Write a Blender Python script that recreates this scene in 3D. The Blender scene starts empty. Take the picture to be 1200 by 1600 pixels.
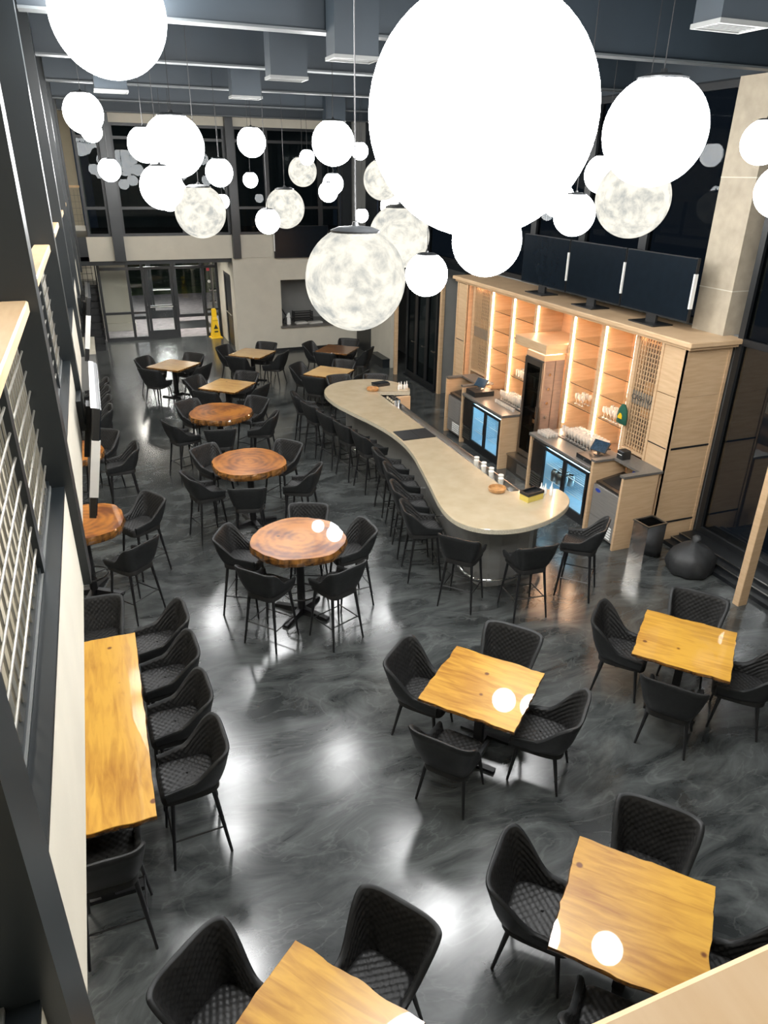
import bpy, math, random
from mathutils import Vector, Matrix, noise
random.seed(7)
sc = bpy.context.scene
COL = sc.collection
R = math.radians
PI = math.pi

# ------------------------------------------------------------------ camera
YAW, PITCH, ROLL, FPX = 0.373590, 0.444007, 0.014717, 1114.6
CAM = Vector((0, 0, 5.0))
_f = Vector((math.sin(YAW)*math.cos(PITCH), math.cos(YAW)*math.cos(PITCH), -math.sin(PITCH)))
_r = Vector((math.cos(YAW), -math.sin(YAW), 0))
_u = _r.cross(_f)
_r2 = math.cos(ROLL)*_r + math.sin(ROLL)*_u
_u2 = -math.sin(ROLL)*_r + math.cos(ROLL)*_u
cd = bpy.data.cameras.new('camera')
cam = bpy.data.objects.new('camera', cd)
COL.objects.link(cam)
m = Matrix(((_r2.x, _u2.x, -_f.x, 0), (_r2.y, _u2.y, -_f.y, 0), (_r2.z, _u2.z, -_f.z, CAM.z), (0, 0, 0, 1)))
cam.matrix_world = m
cd.sensor_fit = 'VERTICAL'
cd.sensor_height = 36.0
cd.lens = FPX/1600*36.0
cd.clip_start = 0.02
sc.camera = cam

# ------------------------------------------------------------------ world, exposure
w = bpy.data.worlds.new('night')
sc.world = w
w.use_nodes = True
w.node_tree.nodes['Background'].inputs[0].default_value = (0.55, 0.70, 1.0, 1)
w.node_tree.nodes['Background'].inputs[1].default_value = 0.012
sc.view_settings.view_transform = 'Standard'
sc.view_settings.look = 'None'
sc.view_settings.gamma = 1.0
sc.view_settings.use_curve_mapping = False
sc.view_settings.exposure = 1.5

# light levels of the real lamps in the room
MOON_L = 15.0      # white globes
DIM_L = 0.41        # mottled globes
LED_L = 19.0       # warm strips in the bar shelves
COOL_L = 9.0       # fridge lamps

# ------------------------------------------------------------------ materials
MATS = {}
def pmat(name, col, rough=0.5, metal=0.0, var=0.12, vscale=8.0, stretch=(1, 1, 1), spec=0.5, coat=0.0,
         bump=0.0, bscale=40.0, coords='Object', col2=None, rvar=0.0):
    if name in MATS: return MATS[name]
    mt = bpy.data.materials.new(name); mt.use_nodes = True
    nt = mt.node_tree; b = nt.nodes['Principled BSDF']
    tc = nt.nodes.new('ShaderNodeTexCoord'); mp = nt.nodes.new('ShaderNodeMapping')
    nt.links.new(tc.outputs[coords], mp.inputs[0]); mp.inputs['Scale'].default_value = stretch
    nz = nt.nodes.new('ShaderNodeTexNoise'); nz.inputs['Scale'].default_value = vscale
    nz.inputs['Detail'].default_value = 5
    nt.links.new(mp.outputs[0], nz.inputs['Vector'])
    rp = nt.nodes.new('ShaderNodeValToRGB')
    c2 = col2 or tuple(min(1, c*(1+var)) for c in col)
    c1 = tuple(c*(1-var) for c in col) if col2 is None else col
    rp.color_ramp.elements[0].position = 0.3; rp.color_ramp.elements[1].position = 0.7
    rp.color_ramp.elements[0].color = (*c1, 1); rp.color_ramp.elements[1].color = (*c2, 1)
    nt.links.new(nz.outputs['Fac'], rp.inputs[0])
    nt.links.new(rp.outputs[0], b.inputs['Base Color'])
    b.inputs['Roughness'].default_value = rough
    b.inputs['Metallic'].default_value = metal
    b.inputs['Specular IOR Level'].default_value = spec
    if coat:
        b.inputs['Coat Weight'].default_value = coat; b.inputs['Coat Roughness'].default_value = 0.03
    if rvar:
        mr = nt.nodes.new('ShaderNodeMapRange'); mr.inputs[3].default_value = max(0, rough-rvar); mr.inputs[4].default_value = rough+rvar
        nt.links.new(nz.outputs['Fac'], mr.inputs[0]); nt.links.new(mr.outputs[0], b.inputs['Roughness'])
    if bump:
        n2 = nt.nodes.new('ShaderNodeTexNoise'); n2.inputs['Scale'].default_value = bscale
        nt.links.new(mp.outputs[0], n2.inputs['Vector'])
        bp = nt.nodes.new('ShaderNodeBump'); bp.inputs['Strength'].default_value = bump; bp.inputs['Distance'].default_value = 0.01
        nt.links.new(n2.outputs['Fac'], bp.inputs['Height']); nt.links.new(bp.outputs[0], b.inputs['Normal'])
    MATS[name] = mt
    return mt

def emat(name, col, strength):
    if name in MATS: return MATS[name]
    mt = bpy.data.materials.new(name); mt.use_nodes = True
    nt = mt.node_tree; nt.nodes.clear()
    o = nt.nodes.new('ShaderNodeOutputMaterial'); e = nt.nodes.new('ShaderNodeEmission')
    e.inputs[0].default_value = (*col, 1); e.inputs[1].default_value = strength
    nt.links.new(e.outputs[0], o.inputs[0]); MATS[name] = mt
    return mt

def moon_mat(name, lo, hi, strength, scale, dist=0.9):
    mt = bpy.data.materials.new(name); mt.use_nodes = True
    nt = mt.node_tree; nt.nodes.clear(); N = nt.nodes.new; L = nt.links.new
    o = N('ShaderNodeOutputMaterial'); e = N('ShaderNodeEmission')
    tc = N('ShaderNodeTexCoord'); oi = N('ShaderNodeObjectInfo'); ad = N('ShaderNodeVectorMath'); ad.operation = 'ADD'
    mu = N('ShaderNodeMath'); mu.operation = 'MULTIPLY'; mu.inputs[1].default_value = 37.0
    L(oi.outputs['Random'], mu.inputs[0]); L(tc.outputs['Generated'], ad.inputs[0]); L(mu.outputs[0], ad.inputs[1])
    n1 = N('ShaderNodeTexNoise'); n1.inputs['Scale'].default_value = scale; n1.inputs['Detail'].default_value = 8
    n1.inputs['Roughness'].default_value = 0.68; n1.inputs['Distortion'].default_value = dist
    L(ad.outputs[0], n1.inputs['Vector'])
    vo = N('ShaderNodeTexVoronoi'); vo.inputs['Scale'].default_value = scale*2.2
    L(ad.outputs[0], vo.inputs['Vector'])
    mx = N('ShaderNodeMath'); mx.operation = 'MULTIPLY_ADD'; mx.inputs[1].default_value = 0.14
    L(vo.outputs['Distance'], mx.inputs[0]); L(n1.outputs['Fac'], mx.inputs[2])
    rp = N('ShaderNodeValToRGB'); el = rp.color_ramp.elements
    el[0].position = 0.42; el[1].position = 0.66; el[0].color = (*lo, 1); el[1].color = (*hi, 1)
    L(mx.outputs[0], rp.inputs[0]); L(rp.outputs[0], e.inputs[0]); e.inputs[1].default_value = strength
    L(e.outputs[0], o.inputs[0]); MATS[name] = mt
    return mt

def glass_mat(name, tint=(0.75, 0.8, 0.82), refl=1.0, rough=0.0):
    mt = bpy.data.materials.new(name); mt.use_nodes = True
    nt = mt.node_tree; nt.nodes.clear(); N = nt.nodes.new; L = nt.links.new
    o = N('ShaderNodeOutputMaterial'); t = N('ShaderNodeBsdfTransparent'); g = N('ShaderNodeBsdfGlossy'); mx = N('ShaderNodeMixShader')
    lw = N('ShaderNodeLayerWeight'); lw.inputs[0].default_value = 0.5
    pw = N('ShaderNodeMath'); pw.operation = 'POWER'; pw.inputs[1].default_value = 5.0; L(lw.outputs['Facing'], pw.inputs[0])
    fr = N('ShaderNodeMath'); fr.operation = 'MULTIPLY_ADD'; fr.inputs[1].default_value = 0.96; fr.inputs[2].default_value = 0.04; L(pw.outputs[0], fr.inputs[0])
    mu = N('ShaderNodeMath'); mu.operation = 'MULTIPLY'; mu.inputs[1].default_value = refl; mu.use_clamp = True
    nz = N('ShaderNodeTexNoise'); nz.inputs['Scale'].default_value = 1.5
    mr = N('ShaderNodeMapRange'); mr.inputs[3].default_value = rough; mr.inputs[4].default_value = rough+0.01
    L(nz.outputs['Fac'], mr.inputs[0]); L(mr.outputs[0], g.inputs['Roughness'])
    t.inputs[0].default_value = (*tint, 1)
    L(fr.outputs[0], mu.inputs[0]); L(mu.outputs[0], mx.inputs[0]); L(t.outputs[0], mx.inputs[1]); L(g.outputs[0], mx.inputs[2]); L(mx.outputs[0], o.inputs[0])
    MATS[name] = mt
    return mt

def pine_mat(name, light, dark, ring=False, rough=0.28):
    """varnished timber: streaky grain, knots, clear glossy epoxy coat"""
    mt = bpy.data.materials.new(name); mt.use_nodes = True
    nt = mt.node_tree; N = nt.nodes.new; L = nt.links.new; b = nt.nodes['Principled BSDF']
    tc = N('ShaderNodeTexCoord'); oi = N('ShaderNodeObjectInfo'); mu = N('ShaderNodeMath'); mu.operation = 'MULTIPLY'; mu.inputs[1].default_value = 53.0
    L(oi.outputs['Random'], mu.inputs[0]); ad = N('ShaderNodeVectorMath'); ad.operation = 'ADD'
    mp = N('ShaderNodeMapping'); L(tc.outputs['Object'], mp.inputs[0])
    if not ring: mp.inputs['Scale'].default_value = (1.3, 9, 1)
    L(mp.outputs[0], ad.inputs[0]); L(mu.outputs[0], ad.inputs[1])
    src = ad.outputs[0] if not ring else mp.outputs[0]
    if ring:
        wv = N('ShaderNodeTexWave'); wv.wave_type = 'RINGS'; wv.rings_direction = 'Z'; wv.inputs['Scale'].default_value = 3.2
        wv.inputs['Distortion'].default_value = 3.5; wv.inputs['Detail'].default_value = 5; wv.inputs['Detail Scale'].default_value = 2.2
        L(src, wv.inputs['Vector']); grain = wv.outputs['Fac']
    else:
        n0 = N('ShaderNodeTexNoise'); n0.inputs['Scale'].default_value = 2.2; n0.inputs['Detail'].default_value = 6; n0.inputs['Distortion'].default_value = 0.7
        L(src, n0.inputs['Vector']); grain = n0.outputs['Fac']
    n1 = N('ShaderNodeTexNoise'); n1.inputs['Scale'].default_value = 3.4 if ring else 1.3; n1.inputs['Detail'].default_value = 5
    ad2 = N('ShaderNodeVectorMath'); ad2.operation = 'ADD'; L(tc.outputs['Object'], ad2.inputs[0]); L(mu.outputs[0], ad2.inputs[1])
    L(ad2.outputs[0], n1.inputs['Vector'])
    mm = N('ShaderNodeMath'); mm.operation = 'ADD'; m2 = N('ShaderNodeMath'); m2.operation = 'MULTIPLY'; m2.inputs[1].default_value = 0.55 if not ring else 0.10
    L(grain, m2.inputs[0]); L(m2.outputs[0], mm.inputs[0])
    m3 = N('ShaderNodeMath'); m3.operation = 'MULTIPLY'; m3.inputs[1].default_value = 0.5 if not ring else 0.95
    L(n1.outputs['Fac'], m3.inputs[0]); L(m3.outputs[0], mm.inputs[1])
    rp = N('ShaderNodeValToRGB'); e = rp.color_ramp.elements
    e[0].position = 0.36; e[1].position = 0.62; e[0].color = (*dark, 1); e[1].color = (*light, 1)
    L(mm.outputs[0], rp.inputs[0])
    vo = N('ShaderNodeTexVoronoi'); vo.inputs['Scale'].default_value = 3.6; L(ad2.outputs[0], vo.inputs['Vector'])
    kr = N('ShaderNodeValToRGB'); k = kr.color_ramp.elements
    k[0].position = 0.06; k[1].position = 0.10; k[0].color = (1, 1, 1, 1); k[1].color = (0, 0, 0, 1)
    L(vo.outputs['Distance'], kr.inputs[0])
    mx = N('ShaderNodeMix'); mx.data_type = 'RGBA'; L(kr.outputs[0], mx.inputs[0]); L(rp.outputs[0], mx.inputs[6])
    mx.inputs[7].default_value = (dark[0]*0.42, dark[1]*0.30, dark[2]*0.35, 1)
    L(mx.outputs[2], b.inputs['Base Color'])
    b.inputs['Roughness'].default_value = rough; b.inputs['Coat Weight'].default_value = 1.0; b.inputs['Coat Roughness'].default_value = 0.02
    MATS[name] = mt
    return mt

def floor_mat():
    mt = bpy.data.materials.new('epoxy_floor'); mt.use_nodes = True
    nt = mt.node_tree; N = nt.nodes.new; L = nt.links.new; b = nt.nodes['Principled BSDF']
    tc = N('ShaderNodeTexCoord')
    n0 = N('ShaderNodeTexNoise'); n0.inputs['Scale'].default_value = 0.55; n0.inputs['Detail'].default_value = 3; L(tc.outputs['Object'], n0.inputs['Vector'])
    mixv = N('ShaderNodeMix'); mixv.data_type = 'VECTOR'; mixv.inputs[0].default_value = 0.42
    L(tc.outputs['Object'], mixv.inputs[4]); L(n0.outputs['Color'], mixv.inputs[5])
    mp = N('ShaderNodeMapping'); mp.inputs['Rotation'].default_value = (0, 0, R(-28)); mp.inputs['Scale'].default_value = (0.75, 1.9, 1); L(mixv.outputs[1], mp.inputs[0])
    n1 = N('ShaderNodeTexNoise'); n1.inputs['Scale'].default_value = 2.0; n1.inputs['Detail'].default_value = 9; n1.inputs['Roughness'].default_value = 0.62; n1.inputs['Distortion'].default_value = 1.6
    L(mp.outputs[0], n1.inputs['Vector'])
    rp = N('ShaderNodeValToRGB'); e = rp.color_ramp.elements
    e[0].position = 0.36; e[1].position = 0.74; e[0].color = (0.020, 0.0222, 0.0222, 1); e[1].color = (0.105, 0.113, 0.110, 1)
    L(n1.outputs['Fac'], rp.inputs[0])
    # thin pale trowel veins
    n2 = N('ShaderNodeTexNoise'); n2.inputs['Scale'].default_value = 1.7; n2.inputs['Detail'].default_value = 5; n2.inputs['Distortion'].default_value = 2.2
    L(mp.outputs[0], n2.inputs['Vector'])
    s = N('ShaderNodeMath'); s.operation = 'SUBTRACT'; s.inputs[1].default_value = 0.5; L(n2.outputs['Fac'], s.inputs[0])
    a = N('ShaderNodeMath'); a.operation = 'ABSOLUTE'; L(s.outputs[0], a.inputs[0])
    vr = N('ShaderNodeValToRGB'); v = vr.color_ramp.elements; v[0].position = 0.0; v[1].position = 0.017
    v[0].color = (0.16, 0.16, 0.16, 1); v[1].color = (0, 0, 0, 1); L(a.outputs[0], vr.inputs[0])
    mx = N('ShaderNodeMix'); mx.data_type = 'RGBA'; L(vr.outputs[0], mx.inputs[0]); L(rp.outputs[0], mx.inputs[6]); mx.inputs[7].default_value = (0.20, 0.21, 0.20, 1)
    L(mx.outputs[2], b.inputs['Base Color'])
    mr = N('ShaderNodeMapRange'); n3 = N('ShaderNodeTexNoise'); n3.inputs['Scale'].default_value = 1.6; n3.inputs['Detail'].default_value = 3; L(mp.outputs[0], n3.inputs['Vector'])
    mr.inputs[3].default_value = 0.11; mr.inputs[4].default_value = 0.27; L(n3.outputs['Fac'], mr.inputs[0]); L(mr.outputs[0], b.inputs['Roughness'])
    b.inputs['Specular IOR Level'].default_value = 0.85
    bp = N('ShaderNodeBump'); bp.inputs['Strength'].default_value = 0.06; bp.inputs['Distance'].default_value = 0.02; L(n3.outputs['Fac'], bp.inputs['Height']); L(bp.outputs[0], b.inputs['Normal'])
    MATS['epoxy_floor'] = mt
    return mt

M_FLOOR = floor_mat()
M_STEEL = pmat('slate_steel', (0.012, 0.0155, 0.018), 0.33, var=0.15, vscale=2)
M_CEIL = pmat('ceiling_paint', (0.015, 0.023, 0.031), 0.7, var=0.15, vscale=1)
M_BEAM = pmat('beam_paint', (0.014, 0.022, 0.030), 0.55, var=0.12, vscale=2)
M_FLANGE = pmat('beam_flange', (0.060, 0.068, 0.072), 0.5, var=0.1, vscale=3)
M_GRILLE = pmat('grille_grey', (0.16, 0.165, 0.16), 0.5, var=0.08)
M_CREAM = pmat('cream_drywall', (0.55, 0.515, 0.43), 0.75, var=0.04, vscale=3, bump=0.05, bscale=90)
M_GREYWALL = pmat('grey_wall', (0.22, 0.22, 0.21), 0.75, var=0.06, vscale=3)
M_BLACK = pmat('black_paint', (0.012, 0.013, 0.014), 0.4, var=0.2, vscale=5)
M_FRAME = pmat('black_aluminium', (0.009, 0.0105, 0.012), 0.38, var=0.15, vscale=6)
M_WOOD = pmat('birch_ply', (0.50, 0.335, 0.19), 0.45, var=0.1, vscale=3, stretch=(1, 1, 9), col2=(0.59, 0.415, 0.25))
M_WOODH = pmat('birch_cap', (0.66, 0.45, 0.25), 0.35, var=0.1, vscale=3, stretch=(8, 1.2, 6), col2=(0.76, 0.56, 0.35))
M_PEACH = pmat('lit_birch', (0.60, 0.36, 0.20), 0.5, var=0.08, vscale=3, stretch=(1, 1, 7))  # birch with the warm strip glow mixed into its colour
M_LEATHER = pmat('black_leather', (0.014, 0.0150, 0.0155), 0.48, var=0.25, vscale=30, spec=0.35, bump=0.12, bscale=260)
M_QUILT = pmat('quilted_leather', (0.017, 0.0168, 0.0165), 0.46, var=0.2, vscale=30, spec=0.32, bump=0.08, bscale=260)
M_LEG = pmat('black_steel_leg', (0.010, 0.010, 0.011), 0.35, var=0.1)
M_PINE = pine_mat('amber_pine', (0.56, 0.305, 0.044), (0.30, 0.125, 0.014))
M_PINE2 = pine_mat('pale_pine', (0.72, 0.44, 0.15), (0.45, 0.22, 0.055))
M_WALNUT = pine_mat('walnut_slab', (0.30, 0.13, 0.045), (0.10, 0.035, 0.014))
M_COOKIE = pine_mat('tree_slice', (0.42, 0.155, 0.022), (0.13, 0.033, 0.006), ring=True)
M_BARK = pmat('bark_edge', (0.030, 0.014, 0.006), 0.25, var=0.5, vscale=16, stretch=(1, 1, 0.3), col2=(0.26, 0.11, 0.022), coat=1.0, bump=0.6, bscale=30)
M_CONC = pmat('bar_concrete', (0.40, 0.325, 0.21), 0.16, var=0.06, vscale=5, col2=(0.46, 0.38, 0.26), coat=0.5)
M_TERR = pmat('terrazzo_edge', (0.36, 0.33, 0.25), 0.3, var=0.5, vscale=90, col2=(0.62, 0.56, 0.44))
M_BARBASE = pmat('bar_panel', (0.26, 0.255, 0.24), 0.4, metal=0.3, var=0.12, vscale=2, stretch=(1, 1, 4))
M_STAIN = pmat('stainless', (0.48, 0.47, 0.45), 0.28, metal=1.0, var=0.06, vscale=4, stretch=(1, 1, 30))
M_CHROME = pmat('chrome', (0.8, 0.8, 0.8), 0.08, metal=1.0, var=0.03)
M_DSTAIN = pmat('dark_stainless', (0.20, 0.19, 0.18), 0.34, metal=1.0, var=0.08, vscale=4)
M_COUNTER = pmat('grey_counter', (0.12, 0.112, 0.10), 0.3, var=0.15, vscale=40)
M_TV = pmat('tv_screen', (0.006, 0.010, 0.015), 0.22, var=0.1, spec=0.12)
M_RACKB = pmat('rack_shadow_board', (0.030, 0.016, 0.009), 0.6, var=0.2, vscale=12)  # dark colour stands in for the shade behind the rack slats
M_TAPP = pmat('tap_panel_veneer', (0.20, 0.145, 0.115), 0.45, var=0.15, vscale=6, stretch=(1, 1, 5))
M_SHELFE = pmat('glass_edge', (0.06, 0.045, 0.03), 0.2, var=0.2)
M_ICE = pmat('brushed_front', (0.30, 0.285, 0.265), 0.42, metal=0.45, var=0.1, vscale=4, stretch=(1, 1, 20))
M_WHITE = pmat('white_plastic', (0.78, 0.78, 0.75), 0.4, var=0.03)
M_STONE = pmat('stone_cladding', (0.36, 0.31, 0.235), 0.7, var=0.12, vscale=6, bump=0.2, bscale=60)
M_CARPET = pmat('grey_carpet', (0.15, 0.138, 0.142), 0.95, var=0.3, vscale=5, col2=(0.25, 0.225, 0.235))
M_LVT = pmat('pale_mezzanine_floor', (0.55, 0.51, 0.42), 0.6, var=0.06, vscale=2)
M_YELLOW = pmat('yellow_plastic', (0.80, 0.50, 0.012), 0.4, var=0.05)
M_YELBOX = pmat('yellow_box', (0.60, 0.47, 0.10), 0.5, var=0.05)
M_BASKET = pmat('turned_wood', (0.42, 0.22, 0.085), 0.35, var=0.3, vscale=20)
M_GREEN = pmat('green_felt', (0.006, 0.075, 0.045), 0.8, var=0.15, vscale=40)
M_SACK = pmat('black_sack', (0.020, 0.021, 0.022), 0.55, var=0.3, vscale=9, bump=0.5, bscale=12)
M_ROD = pmat('steel_rod', (0.30, 0.29, 0.26), 0.35, metal=0.7, var=0.1)
M_PLATE = pmat('grey_plate', (0.16, 0.165, 0.16), 0.45, var=0.1)
M_PAPER = pmat('paper', (0.6, 0.59, 0.55), 0.8, var=0.05)
M_CUP = pmat('paper_cup', (0.68, 0.66, 0.60), 0.6, var=0.1, vscale=30)
M_BLUE = pmat('blue_label', (0.02, 0.05, 0.30), 0.4, var=0.1)
M_LETTER = pmat('engraved_letter', (0.05, 0.045, 0.04), 0.5, var=0.1)
M_SIGNMETAL = pmat('sign_metal', (0.26, 0.23, 0.19), 0.35, metal=0.6, var=0.1, vscale=6)
M_COLD = pmat('cooler_lining', (0.42, 0.60, 0.72), 0.35, var=0.05)
M_PINK = pmat('red_tag', (0.7, 0.05, 0.08), 0.5, var=0.05)
M_GRASS = pmat('lawn', (0.06, 0.09, 0.02), 0.9, var=0.4, vscale=3)
G_DARK = glass_mat('dark_glazing', (0.45, 0.5, 0.52), 0.25)
G_LOW = glass_mat('lower_glazing', (0.45, 0.5, 0.52), 3.0)
G_CLEAR = glass_mat('clear_glass', (0.93, 0.95, 0.95), 0.7)
G_WARE = glass_mat('glassware', (0.90, 0.90, 0.88), 2.6, 0.05)
_nt = G_WARE.node_tree; _o = _nt.nodes['Material Output']; _m = _nt.nodes.new('ShaderNodeMixShader'); _m.inputs[0].default_value = 0.30
_d = _nt.nodes.new('ShaderNodeBsdfTranslucent'); _d.inputs[0].default_value = (0.95, 0.95, 0.93, 1)
_d2 = _nt.nodes.new('ShaderNodeBsdfDiffuse'); _d2.inputs[0].default_value = (0.95, 0.95, 0.93, 1); _a = _nt.nodes.new('ShaderNodeMixShader')
_nt.links.new(_d.outputs[0], _a.inputs[1]); _nt.links.new(_d2.outputs[0], _a.inputs[2])
_nt.links.new(_nt.nodes['Mix Shader'].outputs[0], _m.inputs[1]); _nt.links.new(_a.outputs[0], _m.inputs[2]); _nt.links.new(_m.outputs[0], _o.inputs[0])
M_MOON = [moon_mat('moon_white', (0.72, 0.76, 0.80), (1.0, 0.98, 0.95), MOON_L, 5.0)]
M_MOOND = [moon_mat('moon_mottled', (0.50, 0.51, 0.48), (1.0, 0.95, 0.82), DIM_L, 3.6, 0.35)]
E_LED = emat('led_strip', (1.0, 0.64, 0.40), LED_L)
E_COOL = emat('cooler_lamp', (0.45, 0.80, 1.0), COOL_L)
E_BALC = emat('balcony_fill', (1.0, 0.93, 0.8), 13.0)
E_ENTRY = emat('entry_lamp', (1.0, 0.97, 0.9), 40.0)
E_SOFFIT = emat('soffit_fill', (1.0, 0.95, 0.86), 16.0)

# ------------------------------------------------------------------ mesh helpers
class MB:
    def __init__(s): s.v = []; s.f = []
    def add(s, vs, fs):
        b = len(s.v); s.v.extend(tuple(p) for p in vs); s.f.extend(tuple(i+b for i in f) for f in fs); return s
    def box(s, x0, x1, y0, y1, z0, z1):
        return s.add([(x0,y0,z0),(x1,y0,z0),(x1,y1,z0),(x0,y1,z0),(x0,y0,z1),(x1,y0,z1),(x1,y1,z1),(x0,y1,z1)],
                     [(0,3,2,1),(4,5,6,7),(0,1,5,4),(1,2,6,5),(2,3,7,6),(3,0,4,7)])
    def bbox(s, x0, x1, y0, y1, z0, z1, c=0.006):
        """box with chamfered top and vertical edges"""
        P = [(x0+c,y0),(x1-c,y0),(x1,y0+c),(x1,y1-c),(x1-c,y1),(x0+c,y1),(x0,y1-c),(x0,y0+c)]
        cx, cy = (x0+x1)/2, (y0+y1)/2
        Q = [(x+(c if x < cx else -c)*0.9, y+(c if y < cy else -c)*0.9) for x, y in P]
        return s.loft([[(x,y,z0) for x,y in P], [(x,y,z1-c) for x,y in P], [(x,y,z1) for x,y in Q]], caps=True)
    def loft(s, rings, caps=True, closed=True):
        n = len(rings[0]); b = len(s.v)
        for r in rings: s.v.extend(tuple(p) for p in r)
        for i in range(len(rings)-1):
            for j in range(n if closed else n-1):
                k = (j+1) % n
                s.f.append((b+i*n+j, b+i*n+k, b+(i+1)*n+k, b+(i+1)*n+j))
        if caps:
            s.f.append(tuple(b+j for j in reversed(range(n))))
            s.f.append(tuple(b+(len(rings)-1)*n+j for j in range(n)))
        return s
    def prism(s, poly, z0, z1):
        return s.loft([[(x,y,z0) for x,y in poly], [(x,y,z1) for x,y in poly]])
    def tube(s, p0, p1, r0, r1=None, n=8):
        r1 = r0 if r1 is None else r1
        a, b = Vector(p0), Vector(p1); d = (b-a).normalized()
        u = d.orthogonal().normalized(); w_ = d.cross(u)
        return s.loft([[a+(u*math.cos(2*PI*k/n)+w_*math.sin(2*PI*k/n))*r0 for k in range(n)],
                       [b+(u*math.cos(2*PI*k/n)+w_*math.sin(2*PI*k/n))*r1 for k in range(n)]])
    def path(s, pts, r, n=8, closed=False):
        pts = [Vector(p) for p in pts]; m_ = len(pts); rings = []
        for i, p in enumerate(pts):
            a = pts[(i-1) % m_] if closed or i else p; c = pts[(i+1) % m_] if closed or i < m_-1 else p
            d = (c-a).normalized(); up = Vector((0,0,1)) if abs(d.z) < .9 else Vector((1,0,0))
            u = d.cross(up).normalized(); v = u.cross(d)
            rings.append([p+(u*math.cos(2*PI*k/n)+v*math.sin(2*PI*k/n))*r for k in range(n)])
        if closed: rings.append(rings[0])
        return s.loft(rings, caps=not closed)
    def lathe(s, prof, n=16, c=(0,0,0), caps=True):
        return s.loft([[(c[0]+r*math.cos(2*PI*k/n), c[1]+r*math.sin(2*PI*k/n), c[2]+z) for k in range(n)] for r, z in prof], caps=caps)
    def mesh(s, name, mat, smooth=False):
        me = bpy.data.meshes.new(name); me.from_pydata(s.v, [], s.f); me.materials.append(mat)
        if smooth:
            me.polygons.foreach_set('use_smooth', [True]*len(me.polygons))
            try: me.set_sharp_from_angle(angle=R(50))
            except Exception: pass
        me.update()
        return me

def shift(me, off):
    for v in me.vertices: v.co -= off

def tag(o, label=None, cat=None, group=None, kind=None):
    if label: o['label'] = label
    if cat: o['category'] = cat
    if group: o['group'] = group
    if kind: o['kind'] = kind
    return o
def thing(name, label, cat, loc=(0,0,0), rz=0.0, group=None):
    o = bpy.data.objects.new(name, None); COL.objects.link(o); o.location = loc; o.rotation_euler = (0,0,rz)
    o.empty_display_size = 0.1
    return tag(o, label, cat, group)
def part(name, mb, mat, parent=None, smooth=False, world=False, label=None):
    me = mb.mesh(name, mat, smooth) if isinstance(mb, MB) else mb
    o = bpy.data.objects.new(name, me); COL.objects.link(o)
    if parent is not None:
        o.parent = parent
        if world:
            p = parent; off = Vector((0,0,0))
            while p is not None: off += p.location; p = p.parent
            shift(me, off)
    if label: o['label'] = label
    return o
def single(name, mb, mat, label, cat, group=None, smooth=False, origin=None):
    """a thing that is one mesh"""
    o = part(name, mb, mat, None, smooth)
    if origin is not None:
        shift(o.data, Vector(origin)); o.location = origin
    return tag(o, label, cat, group)
def struct(name, mb, mat, smooth=False):
    return tag(part(name, mb, mat, None, smooth), kind='structure')
def inst(name, me, parent, loc=(0,0,0), rz=0.0):
    o = bpy.data.objects.new(name, me); COL.objects.link(o); o.parent = parent; o.location = loc; o.rotation_euler = (0,0,rz)
    return o
def copy_tree(o, loc=None, rz=None, parent=None, label=None, group=None):
    c = o.copy(); COL.objects.link(c); c.parent = parent
    if loc is not None: c.location = loc
    if rz is not None: c.rotation_euler = (0,0,rz)
    if label: c['label'] = label
    if group: c['group'] = group
    for ch in list(o.children): copy_tree(ch, parent=c)
    return c
def box(*a): return MB().box(*a)

# ================================================================== THE SETTING
struct('floor', box(-4.5, 8.6, -1.5, 24.6, -0.1, 0.0), M_FLOOR)
struct('floor_vestibule', box(-1.5, 6.0, 24.6, 34.0, -0.1, 0.0), M_CARPET)
struct('ceiling', box(-4.5, 8.6, -1.5, 27.0, 6.8, 6.95), M_CEIL)
struct('wall_left', box(-4.6, -4.5, -1.5, 27.0, 0, 6.8), M_CREAM)
struct('wall_near', box(-4.6, 8.6, -1.7, -1.5, 0, 6.8), M_CREAM)

# balcony along the left side: slab, cream fascia, dark edge plate
struct('floor_balcony', box(-4.5, -0.40, -1.5, 21.6, 2.86, 3.36), M_LVT)
struct('wall_balcony_fascia', box(-0.40, -0.335, 0.30, 20.6, 2.74, 3.36), M_CREAM)
struct('trim_1', box(-0.40, -0.335, 0.30, 20.6, 3.36, 3.385), M_STEEL)
struct('trim_2', box(-0.475, -0.402, 0.30, 20.6, 3.36, 3.40), M_PLATE)
# balcony the viewer stands on
struct('floor_balcony_near', box(-0.40, 8.0, -1.5, 0.16, 2.86, 3.36), M_LVT)
struct('wall_balcony_near_fascia', box(-0.335, 8.0, 0.16, 0.22, 2.74, 3.36), M_CREAM)

COLS = [1.13, 4.07, 7.18, 10.22, 13.27, 16.30, 19.35]
col0 = None
for i, y in enumerate(COLS):
    if col0 is None:
        col0 = thing('steel_column', 'dark slate steel column rising from the balcony front edge to the ceiling', 'column', (-0.395, y+0.105, 2.74), 0, 'steel columns along the balcony')
        h = 4.01
        part('flange', box(-0.105, 0.105, -0.105, -0.085, 0, h), M_STEEL, col0)
        part('flange', box(-0.105, 0.105, 0.085, 0.105, 0, h), M_STEEL, col0)
        part('web', box(0.075, 0.105, -0.085, 0.085, 0, h), M_STEEL, col0)
        part('web', box(-0.105, -0.075, -0.085, 0.085, 0, h), M_STEEL, col0)
    else:
        copy_tree(col0, (-0.395, y+0.105, 2.74))

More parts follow.
